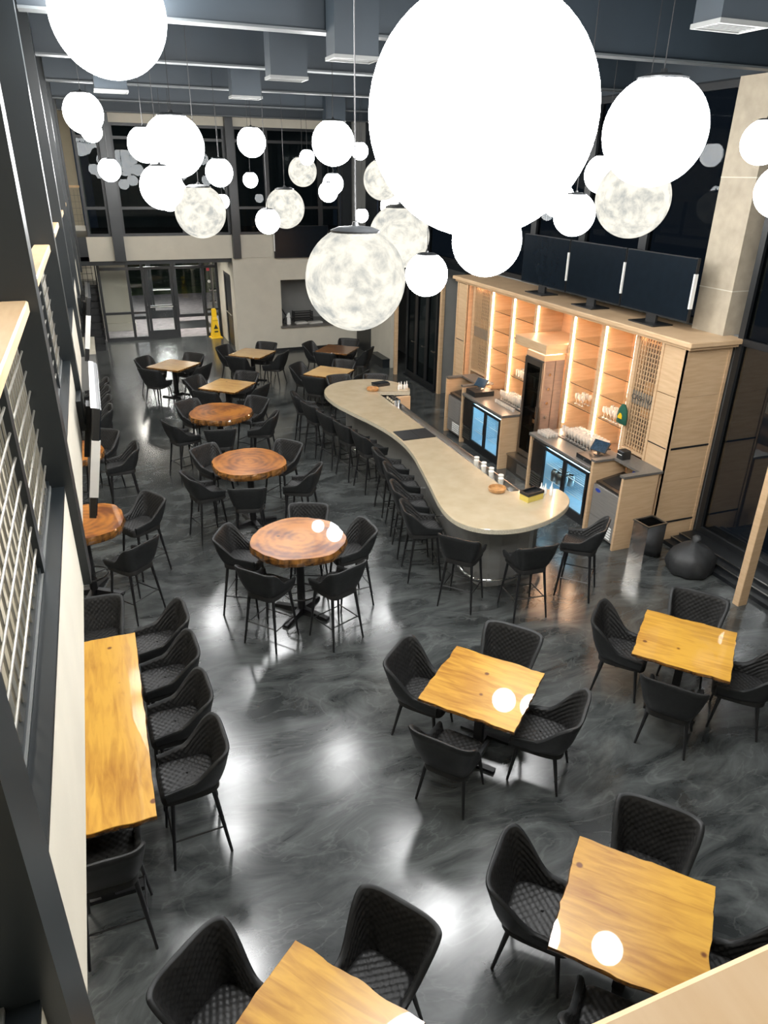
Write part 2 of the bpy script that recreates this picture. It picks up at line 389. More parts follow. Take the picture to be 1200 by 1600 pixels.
# guard panels between the columns: timber cap, post, welded rod grid
vme = MB().tube((0,0,3.40), (0,0,4.345), 0.0055, n=6).mesh('rod', M_ROD)
labels_g = ['rod grid guard with birch cap above the long pine table',
            'rod grid guard with birch cap above the round tables under the balcony',
            'rod grid guard with birch cap, third along the balcony',
            'rod grid guard with birch cap, fourth along the balcony',
            'rod grid guard with birch cap, fifth along the balcony',
            'rod grid guard with birch cap at the balcony end by the stairs']
for i in range(6):
    y0, y1 = COLS[i]+0.215, COLS[i+1]-0.004
    g = thing('balcony_guard', labels_g[i], 'railing', (-0.42, y0, 0), 0, 'balcony guards')
    part('handrail_cap', MB().bbox(-0.045, 0.085, 0, y1-y0, 4.345, 4.40, 0.008), M_WOODH, g)
    py = y1-y0-1.02
    part('post', box(-0.03, 0.025, py, py+0.09, 3.40, 4.345), M_STEEL, g)
    part('bottom_rail', box(-0.012, 0.012, 0, y1-y0, 3.402, 3.43), M_STEEL, g)
    nv = int((y1-y0)/0.095) if i < 4 else int((y1-y0)/0.19)
    for k in range(1, nv):
        yy = (y1-y0)*k/nv
        if abs(yy-py-.045) > .06: inst('rod', vme, g, (0, yy, 0))
    hme = MB().tube((0.011,0,0), (0.011,y1-y0,0), 0.0055, n=6).mesh('rod', M_ROD)
    for k in range(8 if i < 4 else 4):
        inst('rod', hme, g, (0, 0, 3.52+(0.105 if i < 4 else 0.21)*k))

for k, y in enumerate((2.6, 6.6, 10.6, 14.6, 18.6, 22.6)):  # unseen panels added to brighten the balcony floor behind the guards
    t = thing('ceiling_light', 'added unseen fill panel above the balcony walkway', 'ceiling light', (-2.4, y, 6.74), 0, 'added balcony fill lights')
    part('frame', MB().box(-0.3,0.3,-0.6,-0.57,0,0.06).box(-0.3,0.3,0.57,0.6,0,0.06).box(-0.3,-0.27,-0.57,0.57,0,0.06).box(0.27,0.3,-0.57,0.57,0,0.06), M_WHITE, t)
    part('diffuser', box(-0.27, 0.27, -0.57, 0.57, 0.005, 0.05), E_BALC, t)
# near guard whose cap shows in the corner of the view
g = thing('balcony_guard', 'wide birch plywood handrail cap of the guard across the near balcony', 'railing', (0, 0.2, 0))
part('handrail_cap', MB().bbox(-0.3, 3.2, -0.09, 0.075, 4.295, 4.345, 0.008), M_WOODH, g)
for k in range(3):
    part('post', box(1.35+k*0.8, 1.41+k*0.8, -0.03, 0.02, 3.362, 4.294), M_STEEL, g)
part('bottom_rail', box(-0.3, 3.2, -0.02, 0.01, 3.42, 3.45), M_STEEL, g)

# ceiling beams
bm0 = None
for y in [1.235, 4.4, 7.55, 10.3, 13.15, 16.3, 19.4]:
    if bm0 is None:
        bm0 = thing('ceiling_beam', 'dark painted steel beam spanning under the ceiling deck', 'beam', (0, y, 6.15), 0, 'ceiling beams')
        part('web', box(-0.28, 8.1, -0.012, 0.012, 0.02, 0.65), M_BEAM, bm0)
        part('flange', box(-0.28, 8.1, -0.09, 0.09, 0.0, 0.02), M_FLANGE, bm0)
    else:
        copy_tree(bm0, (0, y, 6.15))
# air diffusers dropping from the ceiling
df = None
for (x, y, s) in [(2.33,9.16,1), (2.50,7.35,1), (4.33,4.64,1), (2.37,11.73,1), (0.55,11.77,1), (5.3,10.9,1), (5.1,16.2,1)]:
    if df is None:
        df = thing('air_diffuser', 'square air diffuser box with pale grille hanging from the dark ceiling', 'vent', (x,y,5.93), 0, 'ceiling air diffusers')
        part('duct_box', box(-0.21, 0.21, -0.13, 0.13, 0.03, 0.87), M_BEAM, df)
        part('grille_frame', MB().box(-0.22,0.22,-0.14,-0.12,0,0.03).box(-0.22,0.22,0.12,0.14,0,0.03).box(-0.22,-0.20,-0.12,0.12,0,0.03).box(0.20,0.22,-0.12,0.12,0,0.03), M_GRILLE, df)
        lm = box(-0.20, 0.20, -0.006, 0.006, 0.010, 0.028).mesh('louvre', M_GRILLE)
        for k in range(6): inst('louvre', lm, df, (0, -0.10+0.04*k, 0))
    else:
        copy_tree(df, (x, y, 5.93))

# ---- far wall
wf = MB().box(3.70, 5.07, 21.6, 21.75, 0, 2.74).box(5.07, 7.05, 21.6, 21.75, 0, 0.70).box(5.07, 7.05, 21.6, 21.75, 2.09, 2.74).box(7.05, 7.62, 21.6, 21.75, 0, 2.74)
struct('wall_far', wf, M_CREAM)
struct('wall_far_band', box(-0.10, 7.62, 21.56, 21.75, 2.745, 3.36), M_CREAM)
struct('wall_far_top', box(-0.10, 7.2, 21.58, 21.75, 6.06, 6.33), M_CREAM)
struct('wall_far_header', box(-0.10, 8.1, 21.60, 21.78, 6.33, 6.8), M_CEIL)
struct('wall_far_panel', box(7.28, 7.70, 21.50, 21.75, 3.36, 6.30), M_GREYWALL)
struct('wall_far_corner', box(7.70, 8.1, 21.60, 21.75, 0, 6.33), M_STEEL)
struct('baseboard_far', box(3.72, 7.4, 21.585, 21.60, 0, 0.09), M_BLACK)
for x0, x1 in ((0.55, 0.83), (3.72, 3.93), (6.95, 7.2)):
    single('steel_column', box(x0, x1, 21.36, 21.555, 2.745, 6.8), M_STEEL, 'dark slate steel column in front of the upper windows of the end wall', 'column', 'columns on the end wall', origin=((x0+x1)/2, 21.45, 2.745))
def window(n, x0, x1, y0, z0, z1, splits, axis='x', mat=None, fw=0.05, d=0.08, low=None):
    """window of mullions and panes; axis = the direction the glass runs"""
    wn = tag(bpy.data.objects.new('window_%d' % n, None), kind='structure'); COL.objects.link(wn)
    wn.location = (x0, y0, z0) if axis == 'x' else (y0, x0, z0)
    L_, H_ = x1-x0, z1-z0
    def bx(a0, a1, b0, b1, c0, c1):
        return box(a0, a1, b0, b1, c0, c1) if axis == 'x' else box(b0, b1, a0, a1, c0, c1)
    zs = [0.0]+[z-z0 for z in splits]+[H_]
    fr = MB()
    for a, b in ((0, fw), (L_-fw, L_)):
        t = bx(a, b, 0, d, 0, H_); fr.add(t.v, t.f)
    part('frame', fr, M_FRAME, wn)
    for k, z in enumerate(zs):
        zz0 = z if k == 0 else (z-fw if k == len(zs)-1 else z-fw/2)
        part('rail', bx(fw, L_-fw, 0, d, zz0, zz0+fw), M_FRAME, wn)
    for k in range(len(zs)-1):
        gm = low if (low is not None and k == 0) else (mat or G_DARK)
        a = zs[k]+(fw if k == 0 else fw/2); b = zs[k+1]-(fw if k == len(zs)-2 else fw/2)
        part('pane', bx(fw, L_-fw, d*0.45, d*0.55, a, b), gm, wn)
    return wn
nwin = 1
for x0, x1 in ((-0.05,0.55), (0.83,2.48), (2.48,3.72), (3.93,4.82), (4.82,6.35), (6.35,6.95)):
    window(nwin, x0, x1, 21.60, 3.362, 6.06, (4.06, 5.72), 'x', fw=0.07); nwin += 1
# the dark room behind the upper windows
struct('floor_upper_room', box(-0.4, 8.1, 21.78, 26.0, 3.1, 3.3), M_CARPET)
struct('wall_upper_room', box(0.3, 8.1, 26.0, 26.1, 3.3, 6.8), M_GREYWALL)
struct('wall_upper_landing', box(-4.5, -0.1, 26.0, 26.1, 3.3, 6.8), M_CREAM)
struct('wall_upper_side', box(-0.05, 0.05, 21.78, 26.0, 3.3, 6.8), M_CREAM)
g = thing('balcony_guard', 'far rod grid guard with birch cap across the upper landing behind the stairs', 'railing', (-0.8, 23.9, 0))
part('handrail_cap', box(-0.2, 0.72, -0.06, 0.06, 4.50, 4.56), M_WOODH, g)
for k in range(9): inst('rod', vme, g, (-0.15+0.1*k, 0, 0.1))
for k in range(6): part('rod', MB().tube((-0.2,0,3.45+0.17*k),(0.72,0,3.45+0.17*k),0.006,n=5), M_ROD, g)
part('bottom_rail', box(-0.2, 0.72, -0.04, 0.04, 3.36, 3.50), M_WHITE, g)
struct('floor_upper_landing', box(-4.5, -0.05, 21.6, 26.0, 2.86, 3.36), M_STEEL)

# ---- right side: glazing, wall behind the bar, doors at the end
nw = 20
for y0, y1 in ((2.6,4.1), (4.1,5.75), (5.75,7.36)):
    window(nw, y0, y1, 8.00, 0.13, 6.15, (3.0,), 'y', fw=0.09, d=0.1, low=G_LOW); nw += 1
for k, (y0, y1) in enumerate(((8.16,9.7), (9.7,11.3), (11.3,12.9), (12.9,14.5), (14.5,16.2), (16.2,17.9), (17.9,19.7), (19.7,21.5))):
    window(nw, y0, y1, 8.10, 3.05, 6.15, (), 'y', fw=0.09, d=0.1); nw += 1
struct('wall_right', box(8.10, 8.2, 7.37, 15.9, 0, 3.05), M_GREYWALL)
struct('wall_right_header', box(7.95, 8.2, -1.5, 21.6, 6.15, 6.8), M_CEIL)
struct('wall_right_near', box(8.0, 8.1, -1.5, 2.6, 0, 6.15), M_STEEL)
struct('trim_3', MB().box(7.42, 8.1, 2.6, 7.36, 0, 0.06).box(7.55, 8.1, 2.6, 7.36, 0.06, 0.095).box(7.70, 8.1, 2.6, 7.36, 0.095, 0.13), M_FRAME)
struct('trim_4', MB().box(7.545, 7.56, 2.6, 7.36, 0.095, 0.105).box(7.695, 7.71, 2.6, 7.36, 0.13, 0.14), M_STAIN)
struct('wall_stone_pilaster', box(7.90, 8.42, 7.53, 8.12, 0, 6.15), M_STONE)
for k, z in enumerate((3.62, 5.0)):
    struct('trim_%d' % (5+k), box(7.893, 8.42, 7.523, 8.12, z, z+0.012), M_CREAM)
# glazed doors beyond the bar
for k, (y0, y1) in enumerate(((15.95,16.55), (16.55,17.2), (17.2,17.85))):
    d = tag(bpy.data.objects.new('door_%d' % (k+1), None), kind='structure'); COL.objects.link(d); d.location = (7.56, y0, 0)
    L_ = y1-y0
    part('frame', MB().box(0,0.06,0,0.08,0.02,2.9).box(0,0.06,L_-0.08,L_,0.02,2.9).box(0,0.06,0.08,L_-0.08,0.02,0.16).box(0,0.06,0.08,L_-0.08,2.8,2.9), M_FRAME, d)
    part('pane', box(0.025, 0.035, 0.08, L_-0.08, 0.16, 2.8), G_DARK, d)
    part('door_handle', MB().box(-0.05,0,0.03,0.05,1.0,1.02).box(-0.06,-0.04,0.03,0.16,1.0,1.02), M_STAIN, d)
struct('wall_right_over_doors', box(7.5, 8.1, 14.5, 21.58, 2.92, 3.05), M_STEEL)
struct('trim_7', box(7.5, 7.66, 15.9, 17.88, 0, 0.02), M_FRAME)
struct('wall_right_return', box(7.66, 8.1, 15.80, 15.92, 0, 2.92), M_GREYWALL)
struct('wall_right_back', box(8.5, 8.6, 15.0, 24.0, 0, 2.92), M_GREYWALL)
wr = MB().box(7.42, 7.55, 18.6, 20.2, 0, 2.92).box(7.42, 7.55, 20.2, 21.58, 2.2, 2.92)
struct('wall_right_end', wr, M_CREAM)
d = tag(bpy.data.objects.new('door_4', None), kind='structure'); COL.objects.link(d); d.location = (7.44, 20.22, 0)
part('leaf', box(0, 0.05, 0, 1.34, 0.01, 2.18), M_BLACK, d)
part('door_handle', MB().tube((-0.04,0.1,1.0),(-0.04,0.24,1.0),0.012).tube((0,0.1,1.0),(-0.04,0.1,1.0),0.012), M_STAIN, d)
single('floor_vent_unit', MB().box(7.2,7.41,18.65,19.6,0,0.22).box(7.18,7.41,18.63,19.62,0.22,0.25), M_STEEL, 'low dark unit on the floor against the cream wall past the glass doors', 'heater', origin=(7.3,19.1,0))
tp = None
for lab, x, y, h in (('bare timber post leaning ahead of the dark glazing beside the grey sack', 7.20, 5.66, 3.6),
                     ('bare timber post at the far jamb of the glass doors', 7.30, 17.93, 2.91),
                     ('bare timber post at the near jamb of the glass doors beside the bar cabinet', 7.62, 15.82, 2.91)):
    single('timber_post', MB().bbox(-0.075 if y < 6 else -0.045, 0.075 if y < 6 else 0.045, -0.05, 0.05, 0, h, 0.006), M_WOOD, lab.replace('leaning ','standing '), 'post').location = (x, y, 0)

# ---- entrance: storefront, vestibule, outer doors
def storefront(name, y, xs, z1, label, open_bay=None, door_bay=None, transom=2.2, low=None):
    t = tag(bpy.data.objects.new(name, None), kind='structure'); COL.objects.link(t); t.location = (0, y, 0)
    for x in xs: part('mullion', box(x-0.04, x+0.04, 0, 0.10, 0, z1), M_FRAME, t)
    for a, b in zip(xs[:-1], xs[1:]):
        k = xs.index(a)
        part('rail', box(a+0.04, b-0.04, 0, 0.10, transom-0.04, transom+0.04), M_FRAME, t)
        part('pane', box(a+0.04, b-0.04, 0.045, 0.055, transom+0.04, z1), G_CLEAR, t)
        if k == open_bay: continue
        part('rail', box(a+0.04, b-0.04, 0, 0.10, 0, 0.10 if k != door_bay else 0.28), M_FRAME, t)
        zz = 0.10 if k != door_bay else 0.28
        if k in (low or ()) or k == door_bay:
            zm = 0.86 if k != door_bay else 1.02
            part('rail', box(a+0.04, b-0.04, 0, 0.10, zm-0.035, zm+0.035), M_FRAME, t)
            part('pane', box(a+0.04, b-0.04, 0.045, 0.055, zz, zm-0.035), G_CLEAR, t)
            part('pane', box(a+0.04, b-0.04, 0.045, 0.055, zm+0.035, transom-0.04), G_CLEAR, t)
        else:
            part('pane', box(a+0.04, b-0.04, 0.045, 0.055, zz, transom-0.04), G_CLEAR, t)
        if k == door_bay:
            for xx in (a+0.05, b-0.13): part('door_stile', box(xx, xx+0.08, -0.005, 0.105, 0.28, transom-0.04), M_FRAME, t)
            part('push_bar', MB().tube((a+0.12,-0.06,1.02),(b-0.12,-0.06,1.02),0.015).tube((a+0.14,-0.06,1.02),(a+0.14,0,1.02),0.01).tube((b-0.14,-0.06,1.02),(b-0.14,0,1.02),0.01), M_STAIN, t)
    return t
storefront('door_5', 24.5, [0.08, 0.92, 1.36, 2.30, 3.22, 3.66], 2.6, '', open_bay=3, door_bay=2, low=(0, 1, 4))
storefront('door_6', 28.2, [0.9, 1.75, 2.7, 3.65, 4.5], 2.6, '', open_bay=None, door_bay=1, low=())
struct('ceiling_vestibule', box(-1.5, 6.0, 21.75, 31.0, 2.62, 2.74), M_STEEL)
struct('wall_vestibule_panel', MB().box(0.12, 1.02, 26.3, 26.45, 0.25, 2.6).box(0.12, 1.05, 26.2, 26.45, 0, 0.25), M_CREAM)
struct('wall_vestibule_right', box(4.25, 4.4, 24.62, 28.2, 0, 2.6), M_CREAM)
struct('wall_entry_side', MB().box(3.70, 3.85, 21.76, 22.2, 0, 2.62).box(3.70, 3.85, 23.5, 24.6, 0, 2.62).box(3.70, 3.85, 22.2, 23.5, 2.2, 2.62), M_CREAM)
d = tag(bpy.data.objects.new('door_7', None), kind='structure'); COL.objects.link(d); d.location = (3.72, 22.2, 0)
part('frame', MB().box(0,0.1,0,0.08,0,2.2).box(0,0.1,1.22,1.3,0,2.2).box(0,0.1,0.08,1.22,2.1,2.2), M_BLACK, d)
part('leaf', box(0.03, 0.07, 0.08, 1.22, 0.01, 2.1), M_FRAME, d)
part('push_bar', MB().tube((-0.03,0.2,1.0),(-0.03,1.1,1.0),0.014).tube((-0.03,0.25,1.0),(0.03,0.25,1.0),0.01).tube((-0.03,1.05,1.0),(0.03,1.05,1.0),0.01), M_STAIN, d)
struct('ground_lawn', box(-6, 12, 34.0, 60, -0.3, -0.1), M_GRASS)
for k, (x, y) in enumerate(((1.6, 26.6), (2.9, 26.6), (2.2, 30.0))):
    t = thing('ceiling_light', 'flat lit ceiling panel in the entrance vestibule', 'ceiling light', (x, y, 2.585), 0, 'vestibule ceiling lights')
    part('frame', MB().box(-0.3,0.3,-0.3,-0.27,0,0.035).box(-0.3,0.3,0.27,0.3,0,0.035).box(-0.3,-0.27,-0.27,0.27,0,0.035).box(0.27,0.3,-0.27,0.27,0,0.035), M_WHITE, t)
    part('diffuser', box(-0.27, 0.27, -0.27, 0.27, 0.005, 0.03), E_ENTRY, t)
for k, (x, y, z) in enumerate(((0.9, 23.0, 2.585), (2.6, 23.0, 2.585), (-1.7, 3.2, 2.825), (-1.7, 6.2, 2.825), (-1.7, 9.2, 2.825), (-1.7, 12.2, 2.825), (-1.7, 15.2, 2.825), (-1.7, 18.2, 2.825))):  # unseen fill panels, added to brighten the far floor and balcony side
    lab, grp = (('added unseen fill panel in the soffit before the entrance glazing', 'added entrance fill lights') if k < 2 else ('added unseen fill panel under the balcony slab', 'added fill lights under the balcony'))
    t = thing('ceiling_light', lab, 'ceiling light', (x, y, z), 0, grp)
    part('frame', MB().box(-0.3,0.3,-0.3,-0.27,0,0.035).box(-0.3,0.3,0.27,0.3,0,0.035).box(-0.3,-0.27,-0.27,0.27,0,0.035).box(0.27,0.3,-0.27,0.27,0,0.035), M_WHITE, t)
    part('diffuser', box(-0.27, 0.27, -0.27, 0.27, 0.005, 0.03), E_SOFFIT, t)
single('door_mat', box(2.4, 3.6, 26.0, 27.4, 0, 0.012), M_BLACK, 'dark mat on the vestibule carpet behind the entrance door', 'mat', origin=(3.0,26.7,0))
t = thing('fire_riser', 'vertical sprinkler pipe with red tag and gauges beside the vestibule wall', 'pipe', (3.75, 26.4, 0))
part('pipe', MB().tube((0,0,0),(0,0,2.6),0.05,n=10), M_DSTAIN, t)
part('valve', MB().tube((-0.12,0,1.2),(0.12,0,1.2),0.045,n=10).tube((-0.12,0,0.8),(0.1,0,0.8),0.03,n=10), M_CHROME, t)
part('gauge', MB().tube((-0.1,-0.05,1.5),(-0.1,-0.09,1.5),0.05,n=12), M_WHITE, t)
part('tag', box(-0.16, -0.06, -0.06, -0.055, 1.85, 1.98), M_PINK, t)

# serving hatch recess
struct('wall_hatch_back', MB().box(5.0, 7.1, 23.2, 23.3, 0, 2.62).box(4.95, 5.07, 21.75, 23.2, 0, 2.62).box(7.05, 7.15, 21.75, 23.2, 0, 2.62), M_GREYWALL)
struct('trim_8', box(5.02, 7.08, 21.52, 22.35, 0.70, 0.76), M_COUNTER)
struct('trim_9', box(5.072, 7.048, 22.0, 23.19, 0.0, 0.69), M_GREYWALL)

# stairs at the far left
t = thing('staircase', 'black metal staircase with closed risers climbing beside the entrance glazing', 'stairs', (-0.6, 23.25, 0))
for k in range(9):
    part('tread', box(-0.6, 0.58, 0.27*k, 0.27*k+0.30, 0.17*k+0.13, 0.17*k+0.17), M_FRAME, t)
    part('riser', box(-0.6, 0.58, 0.27*k+0.02, 0.27*k+0.04, 0.17*k, 0.17*k+0.13), M_BLACK, t)
part('stringer', MB().loft([[(x, 0.0, 0.0), (x, 0.05, 0.30), (x, 2.55, 1.85), (x, 2.62, 1.5), (x, 0.25, 0.0)] for x in (0.582, 0.625)]), M_STEEL, t)
part('landing', box(-0.6, 0.58, 2.44, 3.6, 1.53, 1.6), M_STEEL, t)
part('landing_panel', box(-0.6, 0.58, 2.60, 2.64, 1.1, 1.53), M_STEEL, t)
part('handrail', MB().path([(0.60,0.1,0.30),(0.60,0.1,1.05),(0.60,2.5,2.5),(0.60,2.5,1.8)], 0.02, 8), M_FRAME, t)
for k in range(4): part('baluster', MB().tube((0.60,0.5+0.5*k,0.5+0.3*k),(0.60,0.5+0.5*k,1.28+0.3*k),0.012,n=6), M_FRAME, t)
g = thing('landing_guard', 'short grid guard with timber rail on the stair landing', 'railing', (-0.56, 25.86, 1.602))
part('handrail_cap', box(-0.5, 0.48, -0.05, 0.05, 1.02, 1.08), M_WOODH, g)
for k in range(7): part('rod', MB().tube((-0.45+0.15*k,0,0),(-0.45+0.15*k,0,1.02),0.008,n=5), M_FRAME, g)
for k in range(5): part('rod', MB().tube((-0.5,0,0.15+0.18*k),(0.48,0,0.15+0.18*k),0.008,n=5), M_FRAME, g)
struct('wall_stair', box(-1.5, 0.04, 26.9, 27.0, 0, 2.6), M_CREAM)
kw = thing('knee_wall', 'low cream half wall with pale cap beside the foot of the stairs', 'half wall', (-0.75, 19.2, 0))
part('wall_body', box(-0.6, 0.46, -0.5, 1.2, 0, 0.92), M_GREYWALL, kw)
part('cap', box(-0.62, 0.48, -0.53, 1.22, 0.92, 1.0), M_CREAM, kw)

# ================================================================== GLOBE PENDANTS
def globe_meshes(mat, key):
    n, mrings = 40, 22
    th0 = math.asin(0.46)
    prof = [(math.sin(t), math.cos(t)) for t in [th0+(PI-th0)*k/mrings for k in range(mrings+1)]]
    prof = [(max(r, 0.004), z) for r, z in prof]
    b = MB(); b.lathe(prof, n, caps=True)
    return b.mesh('globe', mat, smooth=True)
GL = {0: globe_meshes(M_MOON[0], 0), 1: globe_meshes(M_MOOND[0], 1)}
zc = math.cos(math.asin(0.46))
CAPM = MB().lathe([(0.475, zc-0.012), (0.485, zc+0.03), (0.34, zc+0.085), (0.07, zc+0.11), (0.05, zc+0.18)], 24).mesh('cap', M_BLACK, smooth=True)
GLOBES = [(2.02,3.82,5.28,1.20,0), (0.39,7.19,6.11,0.90,0), (4.02,4.87,5.30,0.75,0), (4.91,6.11,4.80,0.70,1), (6.12,8.26,5.02,0.45,0),
    (4.00,5.73,4.69,0.36,0), (5.53,8.30,4.72,0.40,0), (3.21,5.84,4.48,0.60,0), (3.07,6.77,4.09,0.42,0), (4.32,10.56,4.14,0.90,1),
    (1.50,4.37,4.40,0.62,1), (4.40,11.49,4.90,0.60,1), (5.22,13.14,4.45,0.42,0), (3.13,9.99,5.34,0.55,0), (5.08,14.51,5.37,0.32,0),
    (4.58,14.67,4.79,0.40,0), (4.29,14.05,4.66,0.36,0), (5.73,16.25,4.13,0.30,0), (4.50,16.61,5.00,0.61,1), (4.36,15.71,5.26,0.30,0),
    (3.30,13.43,4.41,0.68,1), (2.49,11.23,4.33,0.36,0), (2.92,14.16,5.46,0.50,0), (3.22,15.95,4.83,0.30,0), (2.03,12.45,4.97,0.42,0),
    (1.22,8.99,4.57,0.57,1), (2.74,16.70,4.40,0.30,0), (1.12,10.07,5.26,0.72,0), (0.87,11.28,5.30,0.45,0), (0.79,8.64,4.83,0.45,0),
    (1.64,15.09,4.65,0.36,0), (1.39,14.12,4.51,0.36,0), (0.15,11.32,5.65,0.50,0), (0.29,15.10,5.59,0.36,0), (0.46,13.85,4.98,0.36,0),
    (6.08,5.81,5.31,0.40,0), (4.59,4.13,4.92,0.36,0),
    (3.55,1.60,5.95,0.60,0), (0.95,1.55,6.15,0.50,0), (5.9,2.4,5.5,0.55,0)]  # last three globes added out of view to light the near tables
GLAB = {0: 'huge glowing white moon globe, largest of all the hanging pendants',
        1: 'large white moon globe hanging high beside the balcony columns',
        2: 'big white moon globe hanging above the mottled globe near the stone pilaster',
        3: 'mottled moon globe tucked below the big white globe near the stone pilaster',
        7: 'white moon globe hanging directly under the huge globe',
        8: 'white globe with black cap hanging beside the mottled globes before the bar cabinet',
        9: 'large mottled globe behind the lowest mottled globe over the bar',
        10: 'lowest mottled cream moon globe with black cap and clear craters',
        11: 'mottled globe half hidden behind the huge white globe',
        18: 'mottled grey globe in front of the end wall windows with a tiny globe above',
        20: 'mottled cream globe above the dark wall television',
        21: 'white globe overlapping the mottled globe above the wall television',
        25: 'mottled cream globe hanging below the cluster of white globes over the round tables',
        27: 'big white globe topping the cluster over the round tables',
        29: 'white globe under the biggest globe of the cluster over the round tables'}
for i, (x, y, z, dd, dim) in enumerate(GLOBES):
    if i in GLAB: lab, grp = GLAB[i], 'moon globe pendants'
    elif dd <= 0.36: lab, grp = 'small glowing white globe pendant on a thin cable', 'small white globe pendants'
    else: lab, grp = 'middle sized glowing white globe pendant on a thin cable', 'middle sized white globe pendants'
    t = thing('globe_pendant', lab, 'pendant lamp', (x, y, z), random.uniform(0, 6), grp)
    r = dd/2
    o = inst('globe', GL[dim], t); o.scale = (r, r, r)
    o = inst('cap', CAPM, t); o.scale = (r, r, r)
    part('cable', MB().tube((0,0,r*(zc+0.15)), (0,0,6.80-z), 0.004, n=5), M_LEG, t)

# ================================================================== CHAIRS
def quilt(u, v):
    p, q = u+v, u-v
    a = abs(p-round(p))*2; b = abs(q-round(q))*2
    return (a*b)**0.42
def chair_parts(seat, kx=1.0, ky=1.0, hb=0.27):
    """bucket chair, front towards +Y; seat = cushion height. Returns meshes."""
    W, n = 0.232, 4.2
    plan = []
    for k in range(15): plan.append((W, 0.215-0.255*k/15))
    K = 60
    for k in range(K+1):
        a = PI*k/K; c, s_ = math.cos(a), math.sin(a)
        plan.append((W*math.copysign(abs(c)**(2/n), c), -0.04-0.205*abs(s_)**(2/n)))
    for k in range(15): plan.append((-W, -0.04+0.255*(k+1)/15))
    # even arc length
    d = [0]
    for a, b in zip(plan[:-1], plan[1:]): d.append(d[-1]+math.dist(a, b))
    T = d[-1]; NC = 120; pts = []
    j = 0
    for k in range(NC+1):
        t_ = T*k/NC
        while j < len(d)-2 and d[j+1] < t_: j += 1
        f_ = (t_-d[j])/(d[j+1]-d[j]+1e-9)
        pts.append((plan[j][0]*(1-f_)+plan[j+1][0]*f_, plan[j][1]*(1-f_)+plan[j+1][1]*f_, t_-T/2))
    sm = lambda x: max(0, min(1, x))**2*(3-2*max(0, min(1, x)))
    zb = seat-(0.085 if hb < 0.25 else 0.10)
    def top(s_):
        a = abs(s_)
        f_ = (1-sm((a-0.225)/0.24))**1.2
        return seat+0.050+0.030*(1-sm((a-0.42)/0.22))+hb*f_+0.014*math.cos(min(1, a/0.28)*PI/2)
    def wall(x, y, z, off):
        """point of the shell at plan (x,y), height z, pushed inward by off"""
        g_ = (z-zb)/0.46
        sx = 0.86+0.40*max(0, g_)**0.95
        back = max(0, min(1, (0.12-y)/0.30))
        X = x*sx; Y = y*(0.90+0.10*min(1, g_*2.0))-0.085*back*max(0, g_)**1.2
        L_ = math.hypot(x/W, (y+0.02)/0.24) or 1
        nx, ny = x/W/L_, min(0, (y+0.04))/0.24/L_
        ln = math.hypot(nx, ny) or 1
        return ((X-nx/ln*off)*kx, (Y-ny/ln*off)*ky, z)
    NR = 8
    out = MB()
    rings = []
    for x, y, s_ in pts:
        zt = top(s_); col = []
        for k in range(NR+1):
            z = zb+(zt-0.012-zb)*k/NR
            o_ = 0.05*(1-k/NR)**6
            col.append(wall(x, y, z, o_))
        col.append(wall(x, y, zt, 0.010)); col.append(wall(x, y, zt, 0.026)); col.append(wall(x, y, zt-0.012, 0.035))
        rings.append(col)
    b = len(out.v)
    m_ = len(rings[0])
    for c_ in rings: out.v.extend(c_)
    for i in range(NC):
        for k in range(m_-1):
            out.f.append((i*m_+k, i*m_+k+1, (i+1)*m_+k+1, (i+1)*m_+k))
    # arm front ends and under pan
    for i in (0, NC):
        ring = [i*m_+k for k in range(m_)]
        x, y, s_ = pts[i]; iv = len(out.v); out.v.append(wall(x, y, zb+0.01, 0.045))
        f_ = ring+[iv]
        out.f.append(tuple(f_) if i else tuple(reversed(f_)))
    out.f.append(tuple(i*m_ for i in range(NC+1)))
    shell = out.mesh('shell', M_LEATHER, smooth=True)
    # quilted inner lining
    q = MB(); RW = 34; cell = 0.052
    for i, (x, y, s_) in enumerate(pts):
        zt = top(s_)-0.008
        for k in range(RW+1):
            z = seat-0.03+(zt-seat+0.03)*k/RW
            e = min(1, (RW-k)/2.5)*min(1, min(i, NC-i)/3)
            q.v.append(wall(x, y, z, 0.034+0.013*quilt(s_/cell, (z-seat)/cell)*e))
    for i in range(NC):
        for k in range(RW):
            q.f.append((i*(RW+1)+k, (i+1)*(RW+1)+k, (i+1)*(RW+1)+k+1, i*(RW+1)+k+1))
    lining = q.mesh('backrest_lining', M_QUILT, smooth=True)
    # seat cushion
    cu = MB(); G = 44
    def sq(u, v):
        # square -> rounded plan, narrower at the back
        X = u*0.196; Y = 0.0+v*0.225
        if v < 0: X *= 1-0.10*v*v
        r_ = (abs(u)**6+abs(v)**6)**(1/6) or 1
        mx_ = max(abs(u), abs(v)) or 1
        f_ = mx_/r_
        return X*f_, Y*f_+0.012, mx_
    for i in range(G+1):
        for j in range(G+1):
            u, v = 2*i/G-1, 2*j/G-1
            X, Y, mx_ = sq(u, v)
            e = 1-max(0, (mx_-0.80)/0.20)**2.2
            z = seat-0.035+0.028*e+0.012*quilt(X/0.052, Y/0.052)*min(1, (1-mx_)*9)-0.010*(1-Y/0.2)*0.4
            cu.v.append((X*kx, Y*ky, z))
    for i in range(G):
        for j in range(G):
            a = i*(G+1)+j; cu.f.append((a, a+G+1, a+G+2, a+1))
    rim = [i*(G+1) for i in range(G+1)]+[G*(G+1)+j for j in range(1, G+1)]+[i*(G+1)+G for i in range(G-1, -1, -1)]+[j for j in range(G-1, 0, -1)]
    b = len(cu.v)
    for r_ in rim: cu.v.append((cu.v[r_][0]*1.0, cu.v[r_][1], seat-0.095))
    nr = len(rim)
